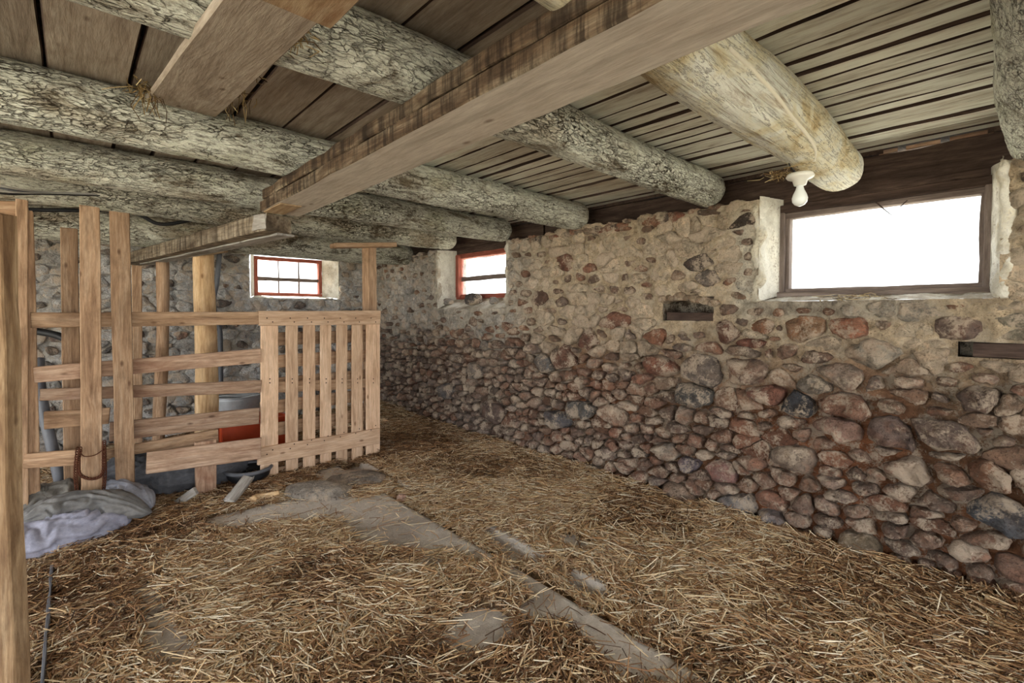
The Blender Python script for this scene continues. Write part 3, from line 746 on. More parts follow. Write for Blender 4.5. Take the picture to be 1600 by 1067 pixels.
def straws(cx, cy, cz, yaw, L, wd, pitch, bend, col):
    """many tent-section straws, 9 vertices each"""
    n = len(cx); t = np.array([-.5, .02, .5]); V = np.zeros((n, 3, 3, 3))
    dx, dy = np.cos(yaw), np.sin(yaw); sx, sy = -dy, dx
    for i in range(3):
        along = L*t[i]*np.cos(pitch); side = (bend*L if i == 1 else 0)
        bx = cx+dx*along+sx*side; by = cy+dy*along+sy*side; bz = cz+L*t[i]*np.sin(pitch)
        for j, (s, h) in enumerate(((-.5, 0), (0, .55), (.5, 0))):
            V[:, i, j, 0] = bx+sx*wd*s; V[:, i, j, 1] = by+sy*wd*s; V[:, i, j, 2] = bz+wd*h
    b = (np.arange(n)*9)[:, None]
    f = np.array([(0, 3, 4, 1), (1, 4, 5, 2), (3, 6, 7, 4), (4, 7, 8, 5)])
    Fq = (b[:, :, None]+f[None]).reshape(-1, 4)
    return V.reshape(-1, 3), Fq, np.repeat(col, 9, axis=0)
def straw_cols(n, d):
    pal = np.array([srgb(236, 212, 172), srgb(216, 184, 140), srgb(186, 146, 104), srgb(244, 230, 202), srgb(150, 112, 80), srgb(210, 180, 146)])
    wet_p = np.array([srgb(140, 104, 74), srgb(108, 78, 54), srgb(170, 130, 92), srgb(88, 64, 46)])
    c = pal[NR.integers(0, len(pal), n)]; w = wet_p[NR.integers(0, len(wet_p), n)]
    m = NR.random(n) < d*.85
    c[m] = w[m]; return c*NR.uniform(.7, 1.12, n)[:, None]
def lookup(A, x, y):
    return A[np.clip(((x-GX0)/GR).round().astype(int), 0, A.shape[0]-1), np.clip(((y-GY0)/GR).round().astype(int), 0, A.shape[1]-1)]
N = 330000
x = NR.uniform(-.9, XW-.05, N); y = NR.uniform(-.5, YB-.1, N)
# keep what the photograph's frame takes in, with a margin to either side
fw = x*math.sin(YAW)+y*math.cos(YAW); rt = x*math.cos(YAW)-y*math.sin(YAW)
ok = (fw > 1.15) & (np.abs(rt) < fw*1.3+.25)
dens = (1-.97*lookup(bare, x, y))*(1-.35*sstep(3.2, 5, y))*(1-.45*sstep(.25, .0, XW-x))
ok &= NR.random(N) < dens*.85
x, y, fw = x[ok], y[ok], fw[ok]; n = len(x)
L = np.clip(np.exp(NR.normal(math.log(.066), .6, n)), .018, .28); L *= 1-.25*sstep(2.6, 4.5, fw)
flow = fbm(np.c_[x, y, 0*x]*1.3, 2, 77)*7.0
L = np.minimum(L, np.maximum(.02, (XW-.03-x)*2)); yaw = np.where(NR.random(n) < .45, flow+NR.normal(0, .5, n), NR.uniform(0, 6.28, n))
z = lookup(lit, x, y); z = np.maximum(z, lookup(conc, x, y)+.001)+np.abs(NR.normal(0, .010, n))+.002
pt = NR.normal(0, .13, n)
V, Fq, C = straws(x, y, z, yaw, L, NR.uniform(.0024, .0054, n), pt, NR.normal(0, .05, n), straw_cols(n, lookup(damp, x, y)))
tag(mesh('straw_bedding', V, Fq, M_straw, None, False, C, center=False), 'loose golden straw scattered thickly over the barn floor', 'straw', kind='stuff')
# long metal floor strip at the left, drain-edge strip
fs = thing('floor_strip', W(74, 980, Z=0), 'thin grey metal strip edging the slab beside the foreground post', 'strip')
board('edge_bar', M_greypipe, W(64, 1100, Z=.018), W(82, 888, Z=.018), (1, 0, 0), .010, .035, fs)

# ------------------------------------------------------------------ ceiling of boards, added light-blocking slab above
ceiling = bpy.data.objects.new('ceiling', None); COL.objects.link(ceiling); ceiling['kind'] = 'structure'; ceiling.location = (0, 2, ZC)
xx = XL
while xx < XF-.02:
    w = R.uniform(.09, .155) if xx > 1.1 else R.uniform(.16, .25)
    if xx+w > XF-.06: w = XF+.01-xx
    zj = R.uniform(0, .010)
    cuts = [YN, R.uniform(-.2, .4), YB+.25] if xx < .8 and R.random() < .5 else [YN, YB+.25]
    for c0, c1 in zip(cuts[:-1], cuts[1:]):
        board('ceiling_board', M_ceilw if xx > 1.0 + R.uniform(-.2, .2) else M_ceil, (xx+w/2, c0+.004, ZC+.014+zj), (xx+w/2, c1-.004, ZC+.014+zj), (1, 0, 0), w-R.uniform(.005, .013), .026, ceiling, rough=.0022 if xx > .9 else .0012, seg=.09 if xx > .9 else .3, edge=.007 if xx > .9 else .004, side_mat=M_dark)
    xx += w
mesh('loft_light_block', box_pts(XL-.1, XF+.0, YN-.1, YB+.4, ZC+.06, ZC+.12)+box_pts(XF, XF+.3, .50, YB+.4, ZC-.02, ZC+.12)+box_pts(XF, XF+.3, YN-.1, .1, ZC-.02, ZC+.12)+box_pts(XF, XF+.3, .1, .5, ZC+.004, ZC+.12), [tuple(i+8*k for i in f) for k in range(4) for f in BOXF], M_dark, ceiling, False)  # slab added over the boards to stop sky light leaking through

for (y0, y1) in ((.52, .44), (.405, .27), (.235, .08)):
    board('lath', M_rail, (XF+.02, y0, ZC-.012), (XF+.02, y1, ZC-.012), (0, 0, 1), .022, .012, ceiling, rough=.001)
# ------------------------------------------------------------------ log joists
def log(name, mat, x0, x1, y, z, r0, r1, label, amp=.03, K=72, step=.022, sag=0., group='whitewashed log joists under the ceiling', oval=1.0):
    n = int((x1-x0)/step); X = np.linspace(x0, x1, n+1); A = np.arange(K)*2*math.pi/K
    XX, AA = np.meshgrid(X, A, indexing='ij'); x = XX.ravel(); a = AA.ravel()
    s = R.uniform(0, 50)
    t = (x-x0)/(x1-x0); r = r0+(r1-r0)*t
    e = np.minimum(1, np.sqrt(np.clip((x1-x)/.05, 0, 1))*.25+.75); r = r*e
    p = np.c_[x*1.3+s, np.cos(a)*.8, np.sin(a)*.8]
    d = (fbm(p*1.6, 3, 3)-.5)*.22 + (fbm(np.c_[x*7+s, np.cos(a)*3.2, np.sin(a)*3.2], 4, 9)-.5)*amp*2.6 + (fbm(np.c_[x*22+s, np.cos(a)*9, np.sin(a)*9], 3, 19)-.5)*amp*1.6
    r = r*(1+d)
    cy = (fbm(np.c_[x*.7+s, 0*x, 0*x], 2, 4)-.5)*.05; cz = (fbm(np.c_[x*.7+s+9, 0*x, 0*x], 2, 5)-.5)*.03-sag*np.sin(t*math.pi)
    V = np.c_[x, y+cy+r*np.cos(a), z+cz+r*np.sin(a)*oval]
    I = (np.arange(n)[:, None]*K+np.arange(K)[None]); J = np.roll(I, -1, 1)
    Fq = np.c_[I.ravel(), J.ravel(), (J+K).ravel(), (I+K).ravel()]
    c = V.mean(0)
    root = thing(name, (float(c[0]), y, z), label, 'log joist', group)
    mesh('bark', V, Fq[:, ::-1].copy(), mat, root, True, M=None)
    # sawn end
    rim = V[-K:]; cc = rim.mean(0); ring = cc+(rim-cc)*.5+np.array([.012, 0, 0]); ctr = cc+np.array([.016, 0, 0])
    vs = np.vstack([rim, ring, ctr[None]]); f = []
    for k in range(K):
        q = (k+1) % K; f += [(k, q, K+q, K+k), (K+k, K+q, 2*K)]
    mesh('sawn_end', vs, f, M_oldpost, root, True)
    return root
XE = 3.075
logE = log('log_joist', M_barkp, XL, XE, .665, ZC-.124, .128, .118, 'stout peeled yellowish log joist beside the bulb, cable along it', .014)
logA = log('log_joist', M_bark, XL, XE, 1.355, ZC-.107, .112, .102, 'white barked log joist passing over the middle of the big beam')
logB = log('log_joist', M_bark, XL, XE, 2.43, ZC-.109, .110, .107, 'second white barked log joist behind the big beam')
logC = log('log_joist', M_bark, XL, XE, 3.35, ZC-.105, .105, .105, 'third log joist, ending on the wall beside the red window')
logD = log('log_joist', M_barkd, XL, XE-.02, 4.19, ZC-.105, .105, .105, 'grey barked log joist over the fence and the capped post')
logF = log('log_joist', M_bark, .8, XE+.02, -.075, ZC-.12, .125, .12, 'cracked bark log joist cut off by the right edge of view')
log('log_joist', M_barkd, XL, XE-.03, 5.1, 2.0, .15, .13, 'darkest log joist deep behind the fence, above the peeled poles', K=48, step=.04)
log('log_joist', M_barkd, XL, XE-.05, 5.72, 1.985, .08, .075, 'slim log lying along the top of the far wall', K=40, step=.05)

# ------------------------------------------------------------------ squared beams and overhead planks
beam = thing('support_beam', (.88, 0, 1.85), 'long squared timber beam crossing diagonally under the log joists', 'beam')
zb, zt = H+.553, H+.662
def bx(X): return W(470, 340, Z=zb)
yend = 2.86
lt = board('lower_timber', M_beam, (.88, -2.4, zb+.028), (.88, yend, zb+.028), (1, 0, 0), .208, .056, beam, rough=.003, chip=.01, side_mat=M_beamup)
board('old_mortise_patch', M_rust, (.84, yend-.30, zb-.003), (.84, yend-.02, zb-.003), (1, 0, 0), .105, .006, beam, rough=.001)
board('upper_timber', M_beamup, (.872, -2.4, zb+.083), (.872, yend-.06, zb+.083), (1, 0, 0), .196, .050, beam, rough=.005, chip=.012)
M_cross = wood('grey_hewn_beam', srgb(86, 72, 58), srgb(146, 130, 108), srgb(180, 168, 148), srgb(62, 48, 36), .7, 9, .08, drips=True)
pn = thing('cross_beam', (.8, 4.2, 1.8), 'short mouldy beam resting on peeled poles beyond the long beam', 'beam')
a = W(452, 350, Z=zb-.05); b = W(212, 408, Z=zb-.05)
board('beam_timber', M_cross, (a.x-.05, a.y, zb-.05), (b.x-.05, b.y, zb-.05), (1, 0, 0), .15, .10, pn, rough=.006, chip=.015)
pale = board('lit_underside_strip', M_grey, (a.x-.0, a.y+.05, zb-.106), (b.x+.05, b.y-.4, zb-.106), (1, 0, 0), .10, .012, pn, rough=.004)  # pale strip standing in for light on the beam's underside
q0, q1 = Vector((a.x-.127, a.y+.0, zb-.05)), Vector((a.x-.127-.03, a.y+.13, zb-.05))
board('lit_end_patch', M_lime if False else M_grey, q0, q1, (0, 0, 1), .085, .008, pn, rough=.003, chip=.02)  # pale patch that paints the light catching the beam end
board('rusty_wedge', M_rust, W(322, 398, Y=4.5)+Vector((0, 0, -.0)), W(352, 393, Y=4.42), (0, 1, 0), .12, .014, pn)
pk = thing('overhead_plank', (.33, 1.7, 2.05), 'wide loose plank slanting above the second log joist, top left', 'plank')
A0, A1 = W(228, 150, Z=H+.85), W(334, 180, Z=H+.85)
pa = (A0+A1)/2; wdt = (A1-A0).length
board('plank_board', M_ceil, (pa.x, pa.y, H+.845), (.30, .97, H+.597), (1, 0, 0), wdt, .024, pk, w1=.16, rough=.0016, seg=.3, chip=.01)
pk2 = thing('stained_plank', (.3, .2, 1.9), 'rust stained plank end nearest the camera at the top edge', 'plank')
board('plank_board', M_rust, (.29, -1.0, H+.59), (.30, .955, H+.59), (1, 0, 0), .20, .03, pk2, rough=.003, chip=.008)

# ------------------------------------------------------------------ fence of boards and rails
def rail(parent, mat, p0, p1, Y, t=.022, name='rail'):
    """p = (px, ytop, ybottom)"""
    a0, a1 = W(p0[0], p0[1], Y=Y), W(p0[0], p0[2], Y=Y); b0, b1 = W(p1[0], p1[1], Y=Y), W(p1[0], p1[2], Y=Y)
    a, b = (a0+a1)/2, (b0+b1)/2
    return board(name, mat, a+Vector((0, t/2, 0)), b+Vector((0, t/2, 0)), (0, 0, 1), (a0-a1).length, t, parent, w1=(b0-b1).length, rough=.0016, seg=.3, chip=.006)
def upright(parent, mat, top, bot, Y, t=.03, name='upright_board', z0=None):
    """top/bot = (xl, xr, y)"""
    l0, r0 = W(top[0], top[2], Y=Y), W(top[1], top[2], Y=Y); l1, r1 = W(bot[0], bot[2], Y=Y), W(bot[1], bot[2], Y=Y)
    a, b = (l0+r0)/2, (l1+r1)/2
    if z0 is not None:
        k = (a.z-z0)/(a.z-b.z); b = a+(b-a)*k
    return board(name, mat, a+Vector((0, t/2, 0)), b+Vector((0, t/2, 0)), (1, 0, 0), (l0-r0).length, t, parent, w1=(l1-r1).length, rough=.0014, seg=.3, chip=.006)
fence = thing('board_fence', (.4, 3.9, 0), 'rough pen fence of nailed boards and uneven rails left of the pallet gate', 'fence')
YFE = 3.90
upright(fence, M_fence, (24, 44, 312), (24, 44, 790), YFE-.02, .035, z0=-.02)
upright(fence, M_fence, (38, 52, 330), (40, 64, 790), YFE+.02, .035, z0=-.02)
upright(fence, M_fence, (124, 156, 324), (127, 160, 782), YFE-.05, .03, z0=-.02)
upright(fence, M_fence, (171, 203, 331), (181, 211, 762), YFE-.045, .03, z0=-.02)
upright(fence, M_fence, (94, 122, 357), (98, 127, 640), YFE+.12, .03, z0=-.02)
upright(fence, M_fence, (206, 222, 416), (210, 222, 640), YFE+1.3, .03, z0=-.02)
upright(fence, M_rail, (305, 338, 690), (307, 338, 786), YFE-.03, .03, z0=-.03)
rail(fence, M_fence, (48, 488, 512), (410, 487, 507), YFE, name='rail')
rail(fence, M_rail, (55, 573, 598), (408, 545, 567), YFE)
rail(fence, M_rail, (64, 608, 627), (408, 594, 613), YFE+.005)
rail(fence, M_rail, (172, 660, 690), (406, 637, 662), YFE)
rail(fence, M_fence, (70, 643, 671), (172, 637, 662), YFE+.1)
rail(fence, M_fence, (165, 702, 716), (342, 670, 692), YFE+.04)
rail(fence, M_fence, (38, 710, 733), (122, 703, 727), YFE-.025)
rail(fence, M_rail, (229, 708, 741), (408, 684, 717), YFE-.055)
rail(fence, M_oldpost, (-40, 488, 512), (24, 489, 512), YFE)
rail(fence, M_fence, (-20, 312, 336), (40, 314, 338), YFE+.05, name='head_rail')
nails = []
def nail_dots(parent, pts, d=Vector((0, -1, 0)), r=.0055):
    vs = []; fs = []
    for p in pts:
        b = len(vs)
        for k in range(6):
            a = k*math.pi/3; vs.append((p.x+r*math.cos(a), p.y-.0018, p.z+r*math.sin(a)))
        vs.append((p.x, p.y-.003, p.z))
        for k in range(6): fs.append((b+k, b+(k+1) % 6, b+6))
    return tag(mesh('nail_heads', vs, fs, M_nail, parent, False), kind='stuff')

pallet = thing('pallet_gate', (1.54, 3.93, 0), 'pale wooden pallet stood upright as a gate against the capped post', 'pallet')
xs = [(408, 435), (447, 466), (474, 493), (501, 518), (526, 543), (550, 567), (572.5, 594)]
def yb(px): return 755+(712-755)*(px-407)/(593-407)
np_ = []
for (l, r) in xs:
    upright(pallet, M_pallet, (l, r, 490), (l, r, yb((l+r)/2)), YFE+.02, .02, 'slat')
    for (px, py) in (((l*2+r)/3, 497), ((l+2*r)/3, 503), ((l*2+r)/3, yb(l)-45), ((l+2*r)/3, yb(l)-52), ((l+r)/2, 592), ((l+r)/2, 598)):
        np_.append(W(px, py, Y=YFE+.018 if 520 < py < 640 else YFE-.004))
rail(pallet, M_pallet, (405, 486, 509), (594, 485, 507), YFE-.002, .02, 'top_rail')
rail(pallet, M_pallet, (405, 700, 727), (594, 669, 693), YFE-.004, .022, 'bottom_rail')
nail_dots(pallet, np_)
for (y0, y1) in ((497, 497), (606, 598), (712, 682)):
    rail(pallet, M_fence, (407, y0-9, y0+9), (592, y1-8, y1+8), YFE+.045, .038, 'stringer')
for k in range(7):
    yl = 520+k*36; yr = 515+k*30
    rail(pallet, M_fence, (409, yl, yl+21), (593, yr, yr+18), YFE+.085, .016, 'back_slat')

# ------------------------------------------------------------------ round poles, capped post, foreground post
def pole(label, top, bot_px, Y, wpx, mat=M_pole, name='peeled_pole', grp='peeled round poles propping the short beam'):
    a = W(top[0], top[1], Y=Y); b = W(bot_px[0], bot_px[1], Y=Y); k = (a.z+.02)/(a.z-b.z); b = a+(b-a)*k
    d = (a-Vector((0, 0, H))); dep = pix(a)[2]; r = wpx/F*dep/2
    root = thing(name, (b.x, b.y, 0), label, 'post', grp)
    L = (a-b).length; x = (a-b)/L; s = x.cross(Vector((0, 1, 0))).normalized(); nn = x.cross(s)
    K = 20; n = 40; vs = []
    ph = R.random()*9
    T, An = np.meshgrid(np.linspace(0, 1, n+1), np.arange(K)*2*math.pi/K, indexing='ij'); t = T.ravel(); an = An.ravel()
    rr = r*(1.06-.1*t)*(1+(fbm(np.c_[t*L*2+ph, np.cos(an), np.sin(an)], 3, 6)-.5)*.32)
    V = np.c_[(t-.5)*L, rr*np.cos(an)+.008*np.sin(t*5+ph), rr*np.sin(an)]
    I = (np.arange(n)[:, None]*K+np.arange(K)[None]); J = np.roll(I, -1, 1)
    Fl = [tuple(f) for f in np.c_[I.ravel(), (I+K).ravel(), (J+K).ravel(), J.ravel()].tolist()]
    Fl += [tuple(reversed(range(K)))[::-1], tuple(reversed(range(n*K, n*K+K)))]
    c = (a+b)/2
    M = Matrix(((x.x, s.x, nn.x, c.x), (x.y, s.y, nn.y, c.y), (x.z, s.z, nn.z, c.z), (0, 0, 0, 1)))
    mesh('pole_trunk', V, [f[::-1] for f in Fl], mat, root, True, M=M)
    return root
pole('thick peeled yellow pole under the short beam, behind the middle rails', (320, 398), (322, 640), 4.55, 31)
pole('thin knotty pole behind the fence, left of the thick one', (255, 409), (250, 640), 5.25, 17, M_fence)
tp = thing('capped_post', W(577, 700, Y=4.12)*1.0, 'squared post with a short cross cap behind the pallet gate', 'post')
tp.location.z = 0
a = W(577, 386, Y=4.12)
board('post_timber', M_fence, (a.x, a.y, -.02), (a.x, a.y, a.z), (1, .25, 0), .095, .095, tp, rough=.003)
board('cap_board', M_fence, W(520, 384, Y=4.05), W(615, 383, Y=4.05), (0, 1, 0), .13, .04, tp, rough=.003)
fp = thing('foreground_post', (-.2, 2.1, 0), 'tall weathered post filling the left edge of the view', 'post')
l = W(22, 600, D=1.45); d0 = Vector((math.cos(YAW), -math.sin(YAW), 0))
c = l-d0*.06; zt_ = W(10, 336, D=1.45).z
board('post_timber', M_oldpost, (c.x, c.y, -.06), (c.x, c.y, zt_), d0, .12, .05, fp, rough=.003, chip=.006)

# ------------------------------------------------------------------ chain on the fence
chain = thing('rusty_chain', W(130, 740, Y=3.8), 'rusty chain and wire wound round the foot of a fence board', 'chain')
chain_pts = [W(126, 700, Y=3.81), W(122, 725, Y=3.80), W(126, 742, Y=3.79), W(144, 748, Y=3.79), W(160, 740, Y=3.79), W(162, 712, Y=3.80), W(163, 690, Y=3.81)]
cp = spline(chain_pts, 42); cp2 = spline([W(121, 700, Y=3.82), W(118, 740, Y=3.8), W(122, 780, Y=3.8)], 20); cp3 = spline([W(163, 700, Y=3.82), W(164, 740, Y=3.8), W(160, 780, Y=3.8)], 20)
base_link = None
def link_at(p, q, k):
    d = (q-p).normalized(); m = (p+q)/2; up = Vector((0, -1, .2)) if k % 2 else Vector((0, .3, 1))
    s = d.cross(up).normalized(); pts = []
    for j in range(13):
        a = 2*math.pi*j/12; pts.append(m+d*math.cos(a)*.0135+s*math.sin(a)*.0075)
    tube('link', M_rustm, pts, .0027, chain, 12, 5, cap=False)
for seq in (cp, cp2, cp3):
    for k in range(len(seq)-1): link_at(seq[k], seq[k+1], k)
tube('tie_wire', M_rustm, [W(125, 706, Y=3.82), W(132, 713, Y=3.81), W(148, 711, Y=3.81), W(162, 702, Y=3.82)], .003, chain, 16, 6)

# ------------------------------------------------------------------ cables, hoses, lamp
def cable(name, mat, pts, r, label, cat, n=30):
    o = tube(name, mat, pts, r, None, n, 8); tag(o, label, cat); return o
cable('black_hose', M_black, [W(-30, 325, Y=4.35), W(60, 328, Y=4.35), W(200, 331, Y=4.35), W(250, 350, Y=4.35), W(305, 343, Y=4.35), W(360, 336, Y=4.4)], .014, 'black hose sagging beneath the grey log joist above the fence', 'hose', 40)
cable('grey_conduit', M_greypipe, [W(343, 396, Y=5.55), W(339, 440, Y=5.55), W(334, 470, Y=5.6), W(338, 500, Y=5.7), W(344, 520, Y=5.8), W(345, 640, Y=5.82)], .024, 'grey conduit pipe running down the far wall beside the thick pole', 'pipe', 40)
cable('black_pipe', M_black, [W(20, 512, Y=4.2), W(60, 518, Y=4.15), W(95, 526, Y=4.1), W(128, 546, Y=4.05), W(160, 575, Y=4.2)], .022, 'bent black pipe crossing behind the fence under its top rail', 'pipe')
cable('grey_hose', M_greypipe, [W(60, 560, Y=4.3), W(62, 600, Y=4.25), W(70, 650, Y=4.2), W(82, 700, Y=4.15), W(98, 770, Y=4.1)], .03, 'grey drain hose sloping down behind the left fence boards', 'hose')
cable('pale_pipe', M_palepipe, [W(300, 790, Y=4.1), W(340, 760, Y=4.2), W(372, 744, Y=4.25), W(402, 735, Y=4.3)], .02, 'pale plastic pipe leaning low between rail and rubber pan', 'pipe')
from mathutils.bvhtree import BVHTree
bk = logE.children[0]; off_ = logE.location+bk.location
bvh = BVHTree.FromPolygons([v.co+off_ for v in bk.data.vertices], [tuple(p.vertices) for p in bk.data.polygons])
pts = []
for (px, py) in ((1140, 76), (1172, 104), (1186, 120), (1200, 134), (1212, 148), (1222, 160), (1234, 178), (1246, 192), (1262, 212), (1274, 234), (1272, 252)):
    # on the right flank of the peeled log
    v = (W(px, py, D=1)-Vector((0, 0, H))).normalized()
    hit = bvh.ray_cast(Vector((0, 0, H)), v)
    if hit[0] is not None: pts.append(hit[0]+hit[1]*.005)
cable('white_cable', M_cablew, pts, .0085, 'dirty white cable stapled along the peeled log joist to the bulb', 'cable', 60)
bp = W(1250, 288, Y=.66)
lamp = thing('bulb_lamp', bp, 'white bulb in a porcelain holder under the peeled log end', 'lamp')
lathe('lamp_holder', M_porc, [(.012, .05), (.05, .046), (.056, .034), (.05, .026), (.03, .018), (.024, -.004), (.018, -.006)][::-1], bp, lamp)
lathe('bulb', M_bulbg, [(.013, .0), (.014, -.012), (.018, -.026), (.027, -.045), (.0315, -.062), (.029, -.078), (.02, -.09), (.008, -.096)][::-1], bp, lamp)
tube('lead_wire', M_black, [bp+Vector((-.03, .03, .12)), bp+Vector((-.05, .03, .085)), bp+Vector((-.02, .01, .048))], .003, lamp, 12, 6)
for k in range(4):
    cable('bundled_cable', (M_palepipe, M_greypipe, M_palepipe, M_black)[k], [W(-60, 283+k*4, Y=3.95), W(0, 290+k*4, Y=3.95), W(30, 296+k*2.5, Y=3.98), W(70, 300+k, Y=4.07), W(170, 304+k*.6, Y=4.1)], .006,
          ('topmost pale cable of the bundle under the log at far left', 'grey cable second from top in the bundle at far left', 'lower pale cable of the bundle under the log at far left', 'lowest black cable of the bundle at far left')[k], 'cable')

# ------------------------------------------------------------------ things behind and at the foot of the fence
cr = thing('plastic_crate', (W(395, 680, Y=4.5).x, 4.5, 0), 'orange red plastic crate on the floor behind the fence', 'crate')
c0 = W(347, 664, Y=4.4); c1 = W(450, 664, Y=4.4); zt2 = c0.z
x0, x1, y0, y1 = c0.x, c1.x, 4.4, 4.75
for (a, b) in (((x0, y0), (x1, y0)), ((x1, y0), (x1, y1)), ((x1, y1), (x0, y1)), ((x0, y1), (x0, y0))):
    A_, B_ = Vector((a[0], a[1], zt2/2)), Vector((b[0], b[1], zt2/2))
    board('crate_side', M_crate, A_, B_, (0, 0, 1), zt2-.02, .012, cr, rough=.0006)
    board('crate_rim', M_crate, Vector((a[0], a[1], zt2-.012)), Vector((b[0], b[1], zt2-.012)), (0, 0, 1), .03, .03, cr, rough=.0006)
board('crate_base', M_crate, (x0, (y0+y1)/2, .02), (x1, (y0+y1)/2, .02), (0, 1, 0), y1-y0, .012, cr, rough=.0006)
tb = W(372, 621, Y=4.95)
tub = thing('metal_bucket', (tb.x, tb.y, 0), 'dented galvanised bucket standing behind the fence rails', 'bucket')
zz = tb.z+.02
lathe('bucket_body', M_zinc, [(.13, 0), (.15, .1), (.19, zz-.03), (.2, zz), (.192, zz), (.18, zz-.04), (.14, .1), (.12, .03)], (tb.x, tb.y, 0), tub)
tube('bucket_rim', M_zinc, [(tb.x+.198*math.cos(t), tb.y+.198*math.sin(t), zz) for t in np.linspace(0, 2*math.pi, 20)], .008, tub, 40, 8)
tube('bail_handle', M_zinc, [(tb.x-.19, tb.y, zz-.01), (tb.x-.15, tb.y-.12, zz+.03), (tb.x, tb.y-.2, zz+.02), (tb.x+.15, tb.y-.12, zz+.02), (tb.x+.19, tb.y, zz-.01)], .004, tub, 24, 6)
rp = W(400, 750, Z=.06)
pan = thing('rubber_pan', (rp.x, rp.y, 0), 'shallow black rubber feed pan by the pallet gate foot', 'pan')
lathe('pan_body', M_black, [(.11, 0.0), (.145, .05), (.155, .10), (.145, .105), (.13, .06), (.10, .03)], (rp.x-.0, rp.y+.19, .0), pan)
tube('pan_rim', M_greypipe, [(rp.x+.155*math.cos(t), rp.y+.19+.155*math.sin(t), .102) for t in np.linspace(0, 2*math.pi, 20)], .014, pan, 40, 8)
wb = thing('white_board', W(365, 775, Z=0), 'short whitish broken board lying by the rubber pan', 'board')
board('board_piece', M_grey, W(356, 786, Z=.05), W(386, 748, Z=.13), (1, -.3, 0), .075, .025, wb, chip=.02)
st = thing('root_piece', W(415, 778, Z=0), 'knobbly tan root lying in front of the rubber pan', 'root')
tube('root_wood', M_pole, [W(394, 783, Z=.03), W(404, 778, Z=.03), W(420, 775, Z=.03), W(437, 771, Z=.035)], .032, st, 16, 10, r1=.022, wob=.14)
bt = thing('loose_batten', W(285, 775, Z=0), 'thin grey batten leaning in the dark behind the fence foot', 'batten')
board('batten_wood', M_grey, W(276, 787, Z=.02), W(306, 766, Z=.12), (0, 0, 1), .05, .02, bt)

def rock(name, label, px0, px1, pyb, hgt, colr, dep=.8, seed=0, cat='rock', mat=M_stone, lump=.35, zb=0.0, Zp=None, flat=.6):
    a, b = W(px0, pyb, Z=zb), W(px1, pyb, Z=zb); c = (a+b)/2; d = (b-a); Lh = d.length/2; d.normalize(); s = Vector((-d.y, d.x, 0))
    K, n = 36, 16; vs = []; 
    for i in range(n+1):
        ph = -math.pi/2+math.pi*i/n
        for k in range(K):
            t = 2*math.pi*k/K; q = lambda v, e: math.copysign(abs(v)**e, v)
            vs.append((q(math.cos(ph), .8)*q(math.cos(t), .85), q(math.cos(ph), .8)*q(math.sin(t), .85), q(math.sin(ph), flat)))
    v = np.array(vs); nz = fbm(v*1.3+seed*7.7, 4, 3)-.5; nz2 = np.abs(fbm(v*2.3+seed*3.1, 3, 5)-.5)
    v = v*(1+nz*lump*1.6-nz2*lump*.5)[:, None]
    P = np.array(c)[None]+np.array(s)[None]*(Lh*dep)+v[:, :1]*Lh*np.array(d)[None]+v[:, 1:2]*Lh*dep*np.array(s)[None]+v[:, 2:]*np.array([0, 0, hgt])[None]
    f = []
    for i in range(n):
        for k in range(K):
            p, q = i*K+k, i*K+(k+1) % K; f.append((p, q, q+K, p+K))
    cc = np.array(colr)[None]*(.7+.6*fbm(v*3+seed, 3, 9))[:, None]
    o = mesh(name, P, f, mat, None, True, cc); tag(o, label, cat); return o
rock('flat_rock', 'smooth grey loaf-shaped rock at the foot of the pallet gate', 428, 540, 784, .085, srgb(160, 148, 134), .5, 2, lump=.18)
rock('slab_rock', 'flat grey slab of stone in front of the pallet gate end', 500, 592, 762, .045, srgb(146, 134, 122), .75, 3, lump=.2)
rock('pebble', 'small pale pebble on the dusty straw in front of the fence', 357, 374, 850, .022, srgb(206, 196, 184), .8, 4)
rock('brick_chip', 'pinkish brick chip at the end of the bare concrete patch', 619, 634, 780, .03, srgb(196, 150, 126), .6, 5)
rock('pebble', 'grey pebble half sunk in straw near the bottom right', 1198, 1216, 1030, .02, srgb(150, 148, 146), .8, 6)
rock('red_scrap', 'scrap of red plastic in the straw at the bottom edge', 658, 674, 1068, .012, srgb(190, 36, 42), .5, 7, 'scrap', M_redp)
o = rock('sill_rock', 'dark rounded rock lying on the sill of the red window', 0, 10, 900, .05, srgb(92, 86, 84), .7, 8)
q = W(738, 478, X=XW+.06); o.data.transform(Matrix.Diagonal((1, 1, 1, 1))); dv = np.array([v.co for v in o.data.vertices]); s_ = .2/max(np.ptp(dv[:, 0]), np.ptp(dv[:, 1]))
o.data.transform(Matrix.Diagonal((s_*.8, s_, 1.2, 1))); o.location = (XW+.07, q.y, 1.43)
for k, (px, py, sz, lab) in enumerate(((770, 472, .11, 'grey stone chip on the near end of the red window sill'), (700, 478, .13, 'pale stone at the far end of the red window sill'))):
    o = rock('sill_stone', lab, 0, 10, 900, .035, srgb(160, 152, 144), .7, 9+k)
    q = W(px, py, X=XW+.06); dv = np.array([v.co for v in o.data.vertices]); s_ = sz/max(np.ptp(dv[:, 0]), np.ptp(dv[:, 1]))
    o.data.transform(Matrix.Diagonal((s_*.8, s_, 1, 1))); o.location = (XW+.07, q.y, 1.41)

